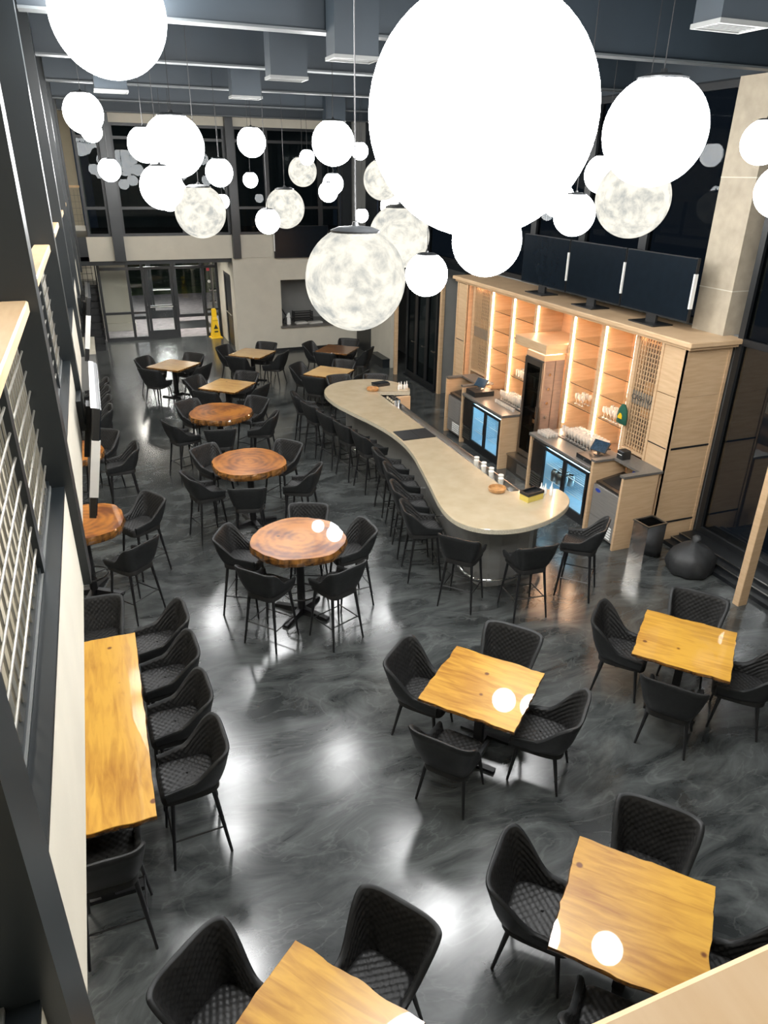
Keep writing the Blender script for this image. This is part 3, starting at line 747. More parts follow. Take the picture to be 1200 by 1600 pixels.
    for k in range(nr):
        l_ = (k+1) % nr; cu.f.append((rim[k], b+k, b+l_, rim[l_]))
    cu.f.append(tuple(b+k for k in range(nr)))
    seatm = cu.mesh('seat', M_QUILT, smooth=True)
    return shell, lining, seatm
def make_chair(name, seat, label, cat, stool):
    t = thing(name, label, cat)
    kx, ky = (1.03, 1.0) if stool else (1.10, 1.08)
    sh, li, se = chair_parts(seat, kx, ky, 0.225 if stool else 0.30)
    inst('shell', sh, t); inst('backrest_lining', li, t); inst('seat', se, t)
    zt = seat-0.095
    sp = 0.05 if not stool else 0.06
    feet = []
    for sx in (-1, 1):
        for sy in (-1, 1):
            lx, ly = 0.160*kx, 0.155*ky
            a = (sx*lx, sy*ly, zt); b = (sx*(lx+sp), sy*(ly+sp)-(0.02 if sy < 0 else 0), 0)
            part('leg', MB().tube(a, b, 0.019, 0.0115, 8), M_LEG, t, smooth=True)
            feet.append((Vector(a), Vector(b), sx, sy))
    if stool:
        def atz(f_, z): k = (zt-z)/zt; return f_[0].lerp(f_[1], k)
        F4 = {(f_[2], f_[3]): f_ for f_ in feet}
        for a, b, z in (((-1,1),(1,1),0.24), ((-1,-1),(1,-1),0.30), ((-1,-1),(-1,1),0.27), ((1,-1),(1,1),0.27)):
            part('footrest', MB().tube(atz(F4[a], z), atz(F4[b], z), 0.0075, n=6), M_LEG, t)
    return t
CH = make_chair('dining_chair', 0.47, 'black quilted dining chair', 'chair', False)
ST = make_chair('bar_stool', 0.745, 'black quilted bar stool', 'stool', True)
CH['_u'] = 0; ST['_u'] = 0
def seat_at(proto, x, y, face, label, group):
    """face = direction angle the sitter looks in"""
    rz = face-PI/2
    if proto['_u'] == 0:
        proto['_u'] = 1; proto.location = (x, y, 0); proto.rotation_euler = (0, 0, rz); proto['label'] = label; proto['group'] = group
        return proto
    c = copy_tree(proto, (x, y, 0), rz, label=label, group=group)
    return c

# ================================================================== TABLES
def outline_square(hw, hl, seed, amp=0.018, n=22):
    P = []
    rnd = random.Random(seed)
    ph = [rnd.uniform(0, 40) for _ in range(4)]
    c = [(-hw,-hl), (hw,-hl), (hw,hl), (-hw,hl)]
    for k in range(4):
        a, b = Vector(c[k]), Vector(c[(k+1) % 4]); d_ = (b-a).normalized(); nn = Vector((d_.y, -d_.x))
        for i in range(n):
            f_ = i/n; w_ = noise.noise((ph[k]+f_*5, k*3.1, seed))*amp+noise.noise((ph[k]+f_*17, k, seed))*amp*0.5
            fade = min(1, f_*6, (1-f_)*6)
            p = a.lerp(b, f_)+nn*w_*fade
            P.append((p.x, p.y))
    return P
def outline_round(r, seed, n=72, amp=0.10):
    P = []
    for k in range(n):
        a = 2*PI*k/n
        rr = r*(1+amp*noise.noise((math.cos(a)*1.3+seed, math.sin(a)*1.3, seed*2.0))+amp*0.35*noise.noise((math.cos(a)*5+seed, math.sin(a)*5, 3.0)))
        P.append((rr*math.cos(a), rr*math.sin(a)))
    return P
def slab(t, P, z, th, topmat, seed, bark=0.012):
    n = len(P); rnd = random.Random(seed)
    sc_ = lambda k: [(x*k, y*k) for x, y in P]
    mb = MB()
    ring = [[(x*0.97, y*0.97, z-th) for x, y in P], [(x*0.985, y*0.985, z-0.008) for x, y in P], [(x*0.982, y*0.982, z) for x, y in P]]
    mb.loft(ring, caps=False)
    b = len(mb.v); mb.v.append((0,0,z)); mb.v.append((0,0,z-th))
    for k in range(n):
        l_ = (k+1) % n
        mb.f.append((2*n+k, 2*n+l_, b)); mb.f.append((l_, k, b+1))
    part('tabletop', mb, topmat, t)
    e = MB(); rows = 4; rg = []
    for r_ in range(rows+1):
        f_ = r_/rows; row = []
        for x, y in P:
            L_ = math.hypot(x, y)
            o_ = bark*math.sin(PI*min(1, f_*0.9+0.1))*(0.5+0.9*abs(noise.noise((x*22+seed, y*22, f_*2.5))))
            s_ = 0.986-0.016*(1-f_)+o_/L_
            row.append((x*s_, y*s_, z-th+0.002+(th-0.005)*f_))
        rg.append(row)
    e.loft(rg, caps=False)
    part('bark_edge', e, M_BARK, t)
def square_table(x, y, rot, label, seed, mat=None, hw=0.455, z=0.76):
    t = thing('square_table', label, 'table', (x, y, 0), rot, 'square live edge tables')
    slab(t, outline_square(hw, hw, seed), z, 0.042, mat or M_PINE, seed)
    part('top_plate', box(-0.22, 0.22, -0.22, 0.22, z-0.055, z-0.043), M_LEG, t)
    part('pedestal', MB().box(-0.04, 0.04, -0.04, 0.04, 0.05, z-0.055), M_LEG, t)
    part('base', MB().box(-0.25,0.25,-0.24,-0.18,0,0.03).box(-0.25,0.25,0.18,0.24,0,0.03).box(-0.035,0.035,-0.18,0.18,0,0.05), M_LEG, t)
    return t
def round_table(x, y, label, seed, r=0.56, z=1.06, rot=0.4):
    t = thing('round_table', label, 'table', (x, y, 0), rot, 'round tree slice tables')
    slab(t, outline_round(r, seed), z, 0.105, M_COOKIE, seed, 0.022)
    part('top_plate', MB().lathe([(0.2, z-0.12), (0.2, z-0.107)], 20), M_LEG, t)
    part('pedestal', MB().lathe([(0.05,0.06), (0.05,z-0.12)], 16), M_LEG, t, smooth=True)
    for k in range(4):
        a = PI/4+k*PI/2; c, s_ = math.cos(a), math.sin(a)
        part('foot', MB().loft([[(c*q-s_*w_, s_*q+c*w_, zz) for w_, zz in ((-0.04,0),(0.04,0),(0.034,h),(-0.034,h))] for q, h in ((0.03,0.09), (0.38,0.035))]), M_LEG, t)
    n = 28
    part('foot_ring', MB().path([(0.20*math.cos(2*PI*k/n), 0.20*math.sin(2*PI*k/n), 0.30) for k in range(n)], 0.011, 6, closed=True), M_LEG, t, smooth=True)
    part('ring_spoke', MB().tube((-0.2,0,0.30),(0.2,0,0.30),0.008,n=6).tube((0,-0.2,0.30),(0,0.2,0.30),0.008,n=6), M_LEG, t)
    return t
SQ = [(2.78,4.535,-49,'square amber pine table in front of the rounded end of the bar',11,M_PINE,'the pine table before the rounded bar end',0.58),
      (2.62,2.20,-47,'square amber pine table partly hidden by the plywood handrail cap',12,M_PINE,'the pine table by the handrail cap',0.58),
      (5.02,4.42,-49,'square amber pine table beside the grey sack and dark glazing',13,M_PINE,'the pine table beside the grey sack',0.58),
      (0.48,2.17,-52,'square amber pine table with black knot holes near the long table',14,M_PINE,'the pine table with black knot holes',0.58),
      (1.44,17.68,-43,'square pale pine table nearest the entrance door',15,M_PINE2,'the pale table nearest the entrance door',0.59),
      (2.34,15.46,-41,'square pale pine table standing right behind the round slice tables',16,M_PINE2,'the pale table behind the round tables',0.59),
      (3.48,18.35,-40,'square pale pine table beside the cream wall corner and yellow sign',17,M_PINE2,'the pale table near the yellow sign',0.59),
      (4.79,15.88,-43,'square pale pine table standing behind the far end of the bar',18,M_PINE2,'the pale table behind the far bar end',0.59),
      (5.70,18.10,-40,'square dark walnut table below the serving hatch',19,M_WALNUT,'the dark walnut table below the hatch',0.59)]
for x, y, rot, lab, seed, mat, short, dist in SQ:
    square_table(x, y, R(rot), lab, seed, mat)
    rj = random.Random(seed)
    for k in range(4):
        a = R(rot)+PI/2*k
        dd = dist+rj.uniform(-0.015, 0.03)
        off = rj.uniform(-0.03, 0.03)
        px, py = x+dd*math.cos(a)-off*math.sin(a), y+dd*math.sin(a)+off*math.cos(a)
        side = ('near balcony', 'glazed wall', 'entrance', 'long balcony')[k]
        seat_at(CH, px, py, a+PI+rj.uniform(-0.06, 0.06), 'black quilted chair, %s side of %s' % (side, short), 'chairs around '+short)
# round bar-height tables
RT = [(1.81,7.39,'round tree slice table nearest the square pine tables, reflecting a globe',3.1,'the first round slice table',[(2.08,8.03),(1.20,7.74),(2.46,7.45),(1.34,6.98),(2.06,6.77)]),
      (1.75,10.05,'round tree slice table in the middle of the row of three',5.7,'the middle round slice table',[(1.32,10.72),(2.35,10.55),(1.06,9.86),(1.58,9.32),(2.42,9.62)]),
      (1.73,12.66,'round tree slice table next to the pale square tables',8.3,'the round table by the pale tables',[(1.37,13.33),(2.40,13.20),(1.04,12.40),(1.62,11.93),(2.42,12.34)])]
for x, y, lab, seed, short, cs in RT:
    round_table(x, y, lab, seed, rot=seed)
    for cx, cy in cs:
        seat_at(ST, cx, cy, math.atan2(y-cy, x-cx), 'black quilted bar stool, %s side of %s' % (('glazed wall', 'entrance', 'long balcony', 'near balcony')[int(((math.atan2(cy-y, cx-x)+PI/4) % (2*PI))//(PI/2))], short), 'stools around '+short)
# round tables tucked under the balcony
round_table(-0.60, 8.72, 'round tree slice table half under the balcony beyond the long table', 11.9, r=0.52)
round_table(-0.78, 11.35, 'round tree slice table half under the balcony below the hanging television', 14.2, r=0.52)
for cx, cy, x, y, s_ in ((0.08,9.12,-0.60,8.72,'the round table half under the balcony'), (-0.10,8.10,-0.60,8.72,'the round table half under the balcony'),
                      (-0.06,11.35,-0.78,11.35,'the round table below the hanging television'), (-0.35,12.05,-0.78,11.35,'the round table below the hanging television')):
    seat_at(ST, cx, cy, math.atan2(y-cy, x-cx), 'black quilted bar stool, %s side of %s' % ('entrance' if cy > y+0.3 else 'near balcony' if cy < y-0.3 else 'bar', s_), 'stools at '+s_)
# long bar-height pine table by the balcony
def long_table(label, x, y, hl, hw, seed):
    t = thing('long_table', label, 'table', (x, y, 0), PI/2)
    slab(t, outline_square(hl, hw, seed, 0.014, 40), 1.06, 0.06, M_PINE, seed)
    for xx in (-hl*0.66, hl*0.66):
        part('pedestal', box(xx-0.05, xx+0.05, -0.05, 0.05, 0.04, 0.985), M_LEG, t)
        part('base', box(xx-0.05, xx+0.05, -0.27, 0.27, 0, 0.04), M_LEG, t)
    part('under_frame', box(-hl*0.75, hl*0.75, -0.3, 0.3, 0.985, 0.998), M_LEG, t)
long_table('long amber pine bar table with live edges under the balcony edge', -0.58, 4.90, 1.15, 0.45, 31)
for k, yy in enumerate((6.28, 5.68, 5.05, 4.42)):
    seat_at(ST, 0.06+0.02*k, yy, PI+0.05, 'black quilted bar stool beside the long pine table, %s from its far end stool' % ('next', 'second', 'third', 'fourth')[k], 'stools along the long table')
seat_at(ST, -0.48, 6.52, -PI/2, 'black quilted bar stool at the far end of the long pine table', 'stools at the long table ends')
seat_at(ST, -0.50, 3.82, PI/2, 'black quilted bar stool at the near end of the long pine table', 'stools at the long table ends')
# second long table further along, with its row of stools
long_table('long pine bar table under the balcony near the stairs', -1.0, 14.6, 1.3, 0.40, 37)
for yy in (13.6, 14.25, 14.95, 15.6):
    seat_at(ST, -0.36, yy, PI, 'black quilted bar stool in the row under the balcony near the stairs', 'stools at the far long table')

# ================================================================== THE BAR
def spline(P, seg=6):
    out = []
    for i in range(len(P)-1):
        p0 = Vector(P[max(0, i-1)]); p1 = Vector(P[i]); p2 = Vector(P[i+1]); p3 = Vector(P[min(len(P)-1, i+2)])
        for k in range(seg):
            t_ = k/seg
            out.append(0.5*((2*p1)+(p2-p0)*t_+(2*p0-5*p1+4*p2-p3)*t_*t_+(3*p1-p0-3*p2+p3)*t_**3))
    out.append(Vector(P[-1]))
    return [(p.x, p.y) for p in out]
CURVE = [(5.52,12.76),(5.60,12.98),(5.58,13.28),(5.42,13.62),(5.10,13.87),(4.63,13.93),(4.22,13.77),(3.95,13.42),(3.84,13.00),(3.85,12.48),(3.94,11.98),(4.06,11.48),(4.16,11.02),
         (4.23,10.53),(4.24,10.0),(4.18,9.46),(4.06,8.88),(3.92,8.25),(3.79,7.67),(3.76,7.27),(3.86,6.97),(4.11,6.77),(4.45,6.70),(4.85,6.77),(5.22,6.95),(5.47,7.17),(5.57,7.40),(5.56,7.58)]
OUT = spline(CURVE)
POLY = OUT+[(5.04,7.70),(4.87,7.72),(4.87,12.95),(4.93,12.96)]
def ccw(P):
    a = sum(P[i][0]*P[(i+1) % len(P)][1]-P[(i+1) % len(P)][0]*P[i][1] for i in range(len(P)))
    return P if a > 0 else P[::-1]
def inset_open(P, d):
    """offset an open polyline to the bar's inside (left of travel direction far->near is -x, so inside is +normal)"""
    o = []
    for i, (x, y) in enumerate(P):
        a = Vector(P[max(0, i-1)]); b = Vector(P[min(len(P)-1, i+1)]); t_ = (b-a).normalized()
        o.append((x-t_.y*d, y+t_.x*d))
    return o
t = thing('bar_counter', 'curved pale concrete bar counter with terrazzo edge and chrome foot rail', 'bar', (4.7, 10.2, 0))
BZ = 1.07
pp = ccw(POLY)
top = MB().loft([[(x,y,BZ-0.008) for x,y in pp], [(4.7+(x-4.7)*0.995, 10.2+(y-10.2)*0.9985, BZ) for x,y in pp]])
part('counter_top', top, M_CONC, t, world=True)
edge = MB().loft([[(4.7+(x-4.7)*0.985, 10.2+(y-10.2)*0.997, BZ-0.075) for x,y in pp], [(x,y,BZ-0.066) for x,y in pp], [(x,y,BZ-0.0085) for x,y in pp]])
part('terrazzo_edge', edge, M_TERR, t, world=True)
inn = inset_open(OUT, 0.42)
inn = [p for p in inn]
base_poly = ccw([p for k, p in enumerate(inn) if k % 2 == 0 and p[0] < 5.2 or k in (0, len(inn)-1)])
# curved front die wall as upright panels
npan = 26
fr_ = [p for p in inn if p[1] < 13.6 or True]
step = max(1, len(fr_)//npan)
segs = fr_[::step]
if segs[-1] != fr_[-1]: segs.append(fr_[-1])
for a, b in zip(segs[:-1], segs[1:]):
    va, vb = Vector(a), Vector(b); d_ = (vb-va).normalized(); nn = Vector((-d_.y, d_.x))*0.04
    va2, vb2 = va+d_*0.001, vb-d_*0.001
    part('base_panel', MB().prism(ccw([tuple(va2), tuple(vb2), tuple(vb2+nn), tuple(va2+nn)]), 0.0, BZ-0.076), M_BARBASE, t, world=True)
part('foot_rail', MB().path([(x, y, 0.19) for x, y in inset_open(OUT, 0.27)[::2]], 0.021, 8), M_CHROME, t, smooth=True, world=True)
for p_o, p_i in list(zip(inset_open(OUT, 0.27), inset_open(OUT, 0.42)))[6::11]:
    part('rail_bracket', MB().tube((*p_o, 0.19), (*p_i, 0.19), 0.012, n=6), M_CHROME, t, world=True)
part('speed_rail', MB().box(4.872,5.06,7.74,12.6,0.93,0.95).box(5.045,5.06,7.74,12.6,0.95,1.05).box(4.872,5.045,7.74,7.755,0.95,1.05).box(4.872,5.045,12.585,12.6,0.95,1.05), M_STAIN, t, world=True, label='stainless trough along the working side')
part('end_panel', MB().box(4.88,5.50,12.68,12.74,0,0.99), M_WOOD, t, world=True, label='timber panel closing the far end')
part('end_panel', MB().box(4.88,5.40,7.72,7.74,0,0.86), M_STAIN, t, world=True)
part('back_panel', MB().box(4.80,4.865,7.80,12.6,0,0.994), M_STAIN, t, world=True)
part('under_shelf', MB().box(5.07,5.45,7.80,12.55,0.52,0.56).box(5.40,5.45,7.80,7.85,0,0.52).box(5.40,5.45,12.5,12.55,0,0.52), M_STAIN, t, world=True)

def bar_stool(x, y, face, lab, g): seat_at(ST, x, y, face, lab, g)
for k, (x, y, a) in enumerate([(3.60,13.36,-0.1),(3.66,12.70,0.22),(3.78,12.03,0.22),(3.90,11.40,0.20),(4.02,10.78,0.12)]):
    bar_stool(x-0.04, y, a, 'black quilted bar stool along the bar, %s counted from its far lobe' % ('first', 'second', 'third', 'fourth', 'fifth')[k], 'far row of bar stools')
for k, (x, y, a) in enumerate([(4.01,9.80,-0.08),(3.92,9.12,-0.2),(3.76,8.43,-0.22),(3.64,7.76,-0.2)]):
    bar_stool(x-0.03, y, a, 'black quilted bar stool along the bar, %s counted from its far lobe' % ('sixth', 'seventh', 'eighth', 'ninth')[k], 'near row of bar stools')
bar_stool(3.80, 6.94, 0.75, 'black quilted bar stool at the rounded bar end next to the near row', 'stools at the rounded bar end')
bar_stool(4.44, 6.50, 1.50, 'black quilted bar stool in the middle of the rounded bar end', 'stools at the rounded bar end')
bar_stool(5.34, 6.66, 2.35, 'black quilted bar stool at the rounded bar end facing the ice machine', 'stools at the rounded bar end')
bar_stool(4.55, 14.20, -1.6, 'black quilted bar stool tucked behind the far lobe of the bar', 'stools behind the far lobe')
bar_stool(5.25, 14.05, -2.0, 'black quilted bar stool tucked behind the far lobe of the bar', 'stools behind the far lobe')

# things lying on the bar
t = thing('bar_mat', 'pair of black rubber service mats across the middle of the bar', 'mat', (4.58, 10.33, BZ))
part('mat_pad', box(-0.30, -0.003, -0.23, 0.22, 0, 0.012), M_BLACK, t)
part('mat_pad', box(0.003, 0.28, -0.23, 0.22, 0, 0.012), M_BLACK, t)
def bowl(x, y, lab):
    return single('wooden_tray', MB().lathe([(0.095,0.0),(0.115,0.01),(0.125,0.055),(0.115,0.058),(0.105,0.02),(0.02,0.014)], 28), M_BASKET, lab, 'tray', smooth=True)
bowl(0, 0, 'round turned wooden tray beside the yellow box on the bar').location = (4.72, 7.80, BZ)
bowl(0, 0, 'round turned wooden tray on the far lobe of the bar').location = (4.83, 13.04, BZ)
t = thing('yellow_box', 'yellow box with a black open top standing on the rounded bar end', 'box', (5.03, 7.42, BZ), 0.22)
part('box_body', box(-0.14, 0.14, -0.08, 0.08, 0, 0.085), M_YELBOX, t)
part('box_rim', MB().box(-0.145,0.145,-0.085,-0.07,0.085,0.125).box(-0.145,0.145,0.07,0.085,0.085,0.125).box(-0.145,-0.13,-0.07,0.07,0.085,0.125).box(0.13,0.145,-0.07,0.07,0.085,0.125).box(-0.13,0.13,-0.07,0.07,0.085,0.09), M_BLACK, t)
BOTTLE = MB().lathe([(0.022,0),(0.024,0.005),(0.024,0.075),(0.010,0.095),(0.009,0.125),(0.004,0.15)], 10).mesh('bottle', M_WHITE, smooth=True)
bt = None
for k, (dx, dy) in enumerate(((0,0),(0.07,0.05),(0.12,-0.02),(0.17,0.05),(0.03,0.09))):
    o = bpy.data.objects.new('squeeze_bottle', BOTTLE); COL.objects.link(o); o.location = (5.23+dx, 7.46+dy, BZ)
    tag(o, 'small white nozzle bottle in the cluster beside the yellow box', 'bottle', 'nozzle bottles on the bar')
CUP = MB().lathe([(0.030,0),(0.032,0.004),(0.042,0.125),(0.044,0.13),(0.040,0.133),(0.03,0.131)], 14).mesh('cup', M_CUP, smooth=True)
for k in range(8):
    o = bpy.data.objects.new('shaker_cup', CUP); COL.objects.link(o); o.location = (4.958+0.033*(1 if k % 2 else -1), 8.06+0.115*k+(0.05 if k > 1 else 0), 0.952)
    o.scale = (0.95,0.95,1.35)
    tag(o, 'pale stacked cup standing in the trough along the bar', 'cup', 'cups in the bar trough')
MCUP = MB().lathe([(0.032,0),(0.034,0.004),(0.040,0.11),(0.036,0.11),(0.03,0.02)], 14).mesh('cup', M_CHROME, smooth=True)
for k in range(8):
    o = bpy.data.objects.new('metal_cup', MCUP); COL.objects.link(o); o.location = (4.918+0.083*(k % 2), 12.10+0.10*(k//2), 0.952); o.scale = (1,1,1.6)
    tag(o, 'shiny metal cup at the far end of the bar trough', 'cup', 'metal cups at the far end of the trough')
t = thing('card_holder', 'black folder box lying on the far lobe of the bar', 'box', (5.12, 13.35, BZ), 0.2)
part('box_body', box(-0.16, 0.16, -0.10, 0.10, 0, 0.05), M_BLACK, t)
part('lid', box(-0.165, 0.165, -0.05, 0.105, 0.05, 0.06), M_TV, t)
for k in range(4):
    o = bpy.data.objects.new('squeeze_bottle', BOTTLE); COL.objects.link(o); o.location = (5.36+0.06*k, 12.95+0.03*(k % 2), BZ)
    tag(o, 'small clear bottle standing at the far timber end of the bar', 'bottle', 'bottles at the far bar end')

# ================================================================== BACK BAR CABINET
XF, XB, ZT = 7.30, 7.86, 2.93
cab = thing('back_bar_cabinet', 'tall birch back bar cabinet with lit glass shelf bays and heavy cornice', 'cabinet', (7.58, 10.8, 0))
CP = lambda name, mb, mat, smooth=False, label=None: part(name, mb, mat, cab, smooth, True, label)
CP('cornice', MB().box(7.17,8.02,7.32,14.30,ZT,ZT+0.045), M_WOOD)
CP('cornice', MB().bbox(7.12,8.06,7.27,14.35,ZT+0.047,ZT+0.11,0.012), M_WOOD)
CP('back_panel', box(XB, XB+0.02, 7.47, 14.2, 0, ZT), M_PEACH)
BAYS = [(7.93,8.46,'rack'), (8.54,9.26,'shelf'), (9.35,10.10,'shelf'), (10.18,11.23,'tower'), (11.31,12.05,'shelf'), (12.13,12.88,'shelf'), (12.97,13.60,'rack')]
# uprights between the bays
ups = [(7.87,7.93)]+[(BAYS[k][1], BAYS[k+1][0]) for k in range(6)]+[(13.60,13.70)]
for a, b in ups: CP('upright', box(XF, XB-0.001, a+0.001, b-0.001, 0.9, ZT-0.001), M_WOOD)
# end pilasters: stiles, rails and ply panels with dark reveals
def panels_x(y0, y1, x, zs, gaps):
    """panelled face towards -X"""
    CP('stile', box(x-0.02, x, y0, y0+0.045, 0, ZT-0.002), M_WOOD); CP('stile', box(x-0.02, x, y1-0.045, y1, 0, ZT-0.002), M_WOOD)
    for a, b in zip(zs[:-1], zs[1:]): CP('panel', box(x-0.006, x+0.02, y0+0.046, y1-0.046, a+0.006, b-0.006), M_WOOD)
    for z in gaps: CP('reveal', box(x-0.012, x+0.01, y0+0.046, y1-0.046, z-0.007, z+0.007), M_BLACK)
panels_x(7.40, 7.88, 7.22, (0, 0.32, 1.50, 2.25, ZT-0.01), (0.32, 1.50))
panels_x(13.70, 14.16, 7.18, (0, 1.0, 1.75, ZT-0.01), (1.75,))
CP('side_board', box(7.201, 7.85, 13.70, 13.72, 0.9, ZT-0.002), M_PEACH)
CP('side_board', box(7.22, 7.99, 7.425, 7.46, 0, ZT-0.002), M_WOOD)
CP('side_board', box(7.20, 7.85, 14.14, 14.16, 0, ZT-0.002), M_WOOD)
# near end face
for x0, x1 in ((7.20,7.25), (7.945,7.995)): CP('stile', box(x0, x1, 7.40, 7.424, 0, ZT-0.002), M_WOOD)
for a, b in ((0.02,0.31), (0.34,1.0), (1.004,1.49), (1.52,2.25), (2.254,ZT-0.01)):
    CP('panel', box(7.252, 7.943, 7.412, 7.424, a, b), M_WOOD)
for z in (0.325, 1.505): CP('reveal', box(7.252, 7.943, 7.405, 7.424, z-0.013, z+0.013), M_BLACK)
# bays
for y0, y1, kind in BAYS:
    if kind == 'rack': continue
    zl = 1.06 if kind == 'shelf' else 2.43
    CP('led_strip', box(7.312, 7.334, y1-0.014, y1-0.001, zl, ZT-0.01), E_LED, label='warm white light strip')
    CP('led_strip', box(7.312, 7.334, y0+0.001, y0+0.014, zl, ZT-0.01), E_LED)
    if kind == 'shelf':
        for z in (1.42, 1.79, 2.16, 2.53): 
            CP('glass_shelf', box(7.345, XB-0.002, y0+0.004, y1-0.004, z, z+0.010), G_CLEAR); CP('shelf_edge', box(7.338, 7.344, y0+0.004, y1-0.004, z, z+0.010), M_SHELFE)
# wine racks: upright and cross slats, solid name plate between
vs = box(0, 0.02, -0.006, 0.006, 1.20, 2.91).mesh('slat', M_WOOD)
for (y0, y1, z0) in ((7.93, 8.46, 1.16), (12.97, 13.60, 1.16)):
    nvr = 9 if y0 < 9 else 10
    hs = box(0.02, 0.032, 0, y1-y0-0.004, 0, 0.014).mesh('slat', M_WOOD)
    for k in range(nvr+1):
        yy = y0+0.008+(y1-y0-0.016)*k/nvr
        inst('slat', vs, cab, (XF+0.02-7.58, yy-10.8, 0))
    for k in range(25):
        z = 1.22+0.07*k
        if 1.86 < z < 2.12: continue
        inst('slat', hs, cab, (XF+0.02-7.58, y0+0.002-10.8, z))
    CP('rack_board', box(XF+0.02, XF+0.03, y0+0.003, y1-0.003, 1.90, 2.10), M_SIGNMETAL, label='grey metal plate across the rack')
    CP('rack_board', box(XF+0.06, XF+0.07, y0+0.12, y1-0.20, 2.10, 2.26), M_BASKET)
    CP('rack_board', box(XF+0.06, XF+0.07, y0+0.12, y1-0.20, 1.74, 1.90), M_BASKET)
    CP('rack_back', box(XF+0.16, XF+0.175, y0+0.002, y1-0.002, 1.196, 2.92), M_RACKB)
    CP('led_strip', box(XF+0.05, XF+0.065, y0+0.01, y1-0.01, 2.905, 2.918), E_LED)
    CP('rack_ledge', box(XF-0.02, XF+0.30, y0+0.002, y1-0.002, 1.165, 1.195), M_WOOD)
# lettering on the near plate
tx = bpy.data.curves.new('lettering', 'FONT'); tx.body = 'CASH VAL'; tx.size = 0.115; tx.extrude = 0.002; tx.align_x = 'CENTER'; tx.align_y = 'CENTER'
tmp = bpy.data.objects.new('lettering_tmp', tx); COL.objects.link(tmp)
bpy.context.view_layer.update()
me = bpy.data.meshes.new_from_object(tmp.evaluated_get(bpy.context.evaluated_depsgraph_get()))
bpy.data.objects.remove(tmp); me.materials.clear(); me.materials.append(M_LETTER); me.name = 'lettering'
lo = bpy.data.objects.new('lettering', me); COL.objects.link(lo); lo.parent = cab
lo.location = (XF+0.017-7.58, 8.19-10.8, 2.0); lo.rotation_euler = (PI/2, 0, -PI/2)
lo['label'] = 'dark raised letters on the plate'

# low cabinets: counters, posts, ledges
def post(name_label, y, h, x0=6.52, d=0.05):
    single('cabinet_post', MB().bbox(x0, x0+0.62, y-d/2, y+d/2, 0, h, 0.004), M_WOOD, name_label, 'panel', origin=(x0+0.3, y, 0))
post('birch upright panel between the ice machine and the two door cooler', 8.135, 1.145)
post('birch upright panel at the tower side of the cooler near the ice machine', 9.83, 0.995)
post('birch upright panel at the tower side of the cooler near the glass doors', 10.84, 0.995)
post('birch upright panel between the far ice machine and its cooler', 12.43, 1.145)
post('birch end panel closing the ice machine niche beside the steel bin', 7.435, 1.145, d=0.045)
post('birch end panel closing the far ice machine niche', 13.17, 1.145, d=0.045)
def counter(y0, y1, lab):
    single('counter_top', MB().bbox(6.50, 7.29, y0, y1, 1.0, 1.045, 0.006), M_COUNTER, lab, 'counter', origin=(6.9,(y0+y1)/2,1.0))
counter(8.165, 9.87, 'grey stone counter over the cooler beside the ice machine')
counter(10.80, 12.40, 'grey stone counter over the cooler beside the far ice machine')
def ledge(y0, y1, lab):
    mb = MB().box(6.52,6.86,y0,y0+0.10,1.15,1.185).box(6.52,6.86,y1-0.10,y1,1.15,1.185).box(6.86,7.20,y0,y1,1.15,1.185)
    single('ledge_top', mb, M_COUNTER, lab, 'counter', origin=(7.0,(y0+y1)/2,1.15))
ledge(7.40, 8.17, 'raised dark grey ledge wrapping the ice machine niche under the name plate')
ledge(12.40, 13.20, 'raised dark grey ledge wrapping the far ice machine niche')
for y0, y1, lab in ((7.46, 8.10, 'birch back board of the near ice machine niche'), (12.46, 13.14, 'birch back board of the far ice machine niche')):
    single('niche_board', box(7.145, 7.195, y0, y1, 0, 1.148), M_WOOD, lab, 'panel', origin=(7.17,(y0+y1)/2,0))
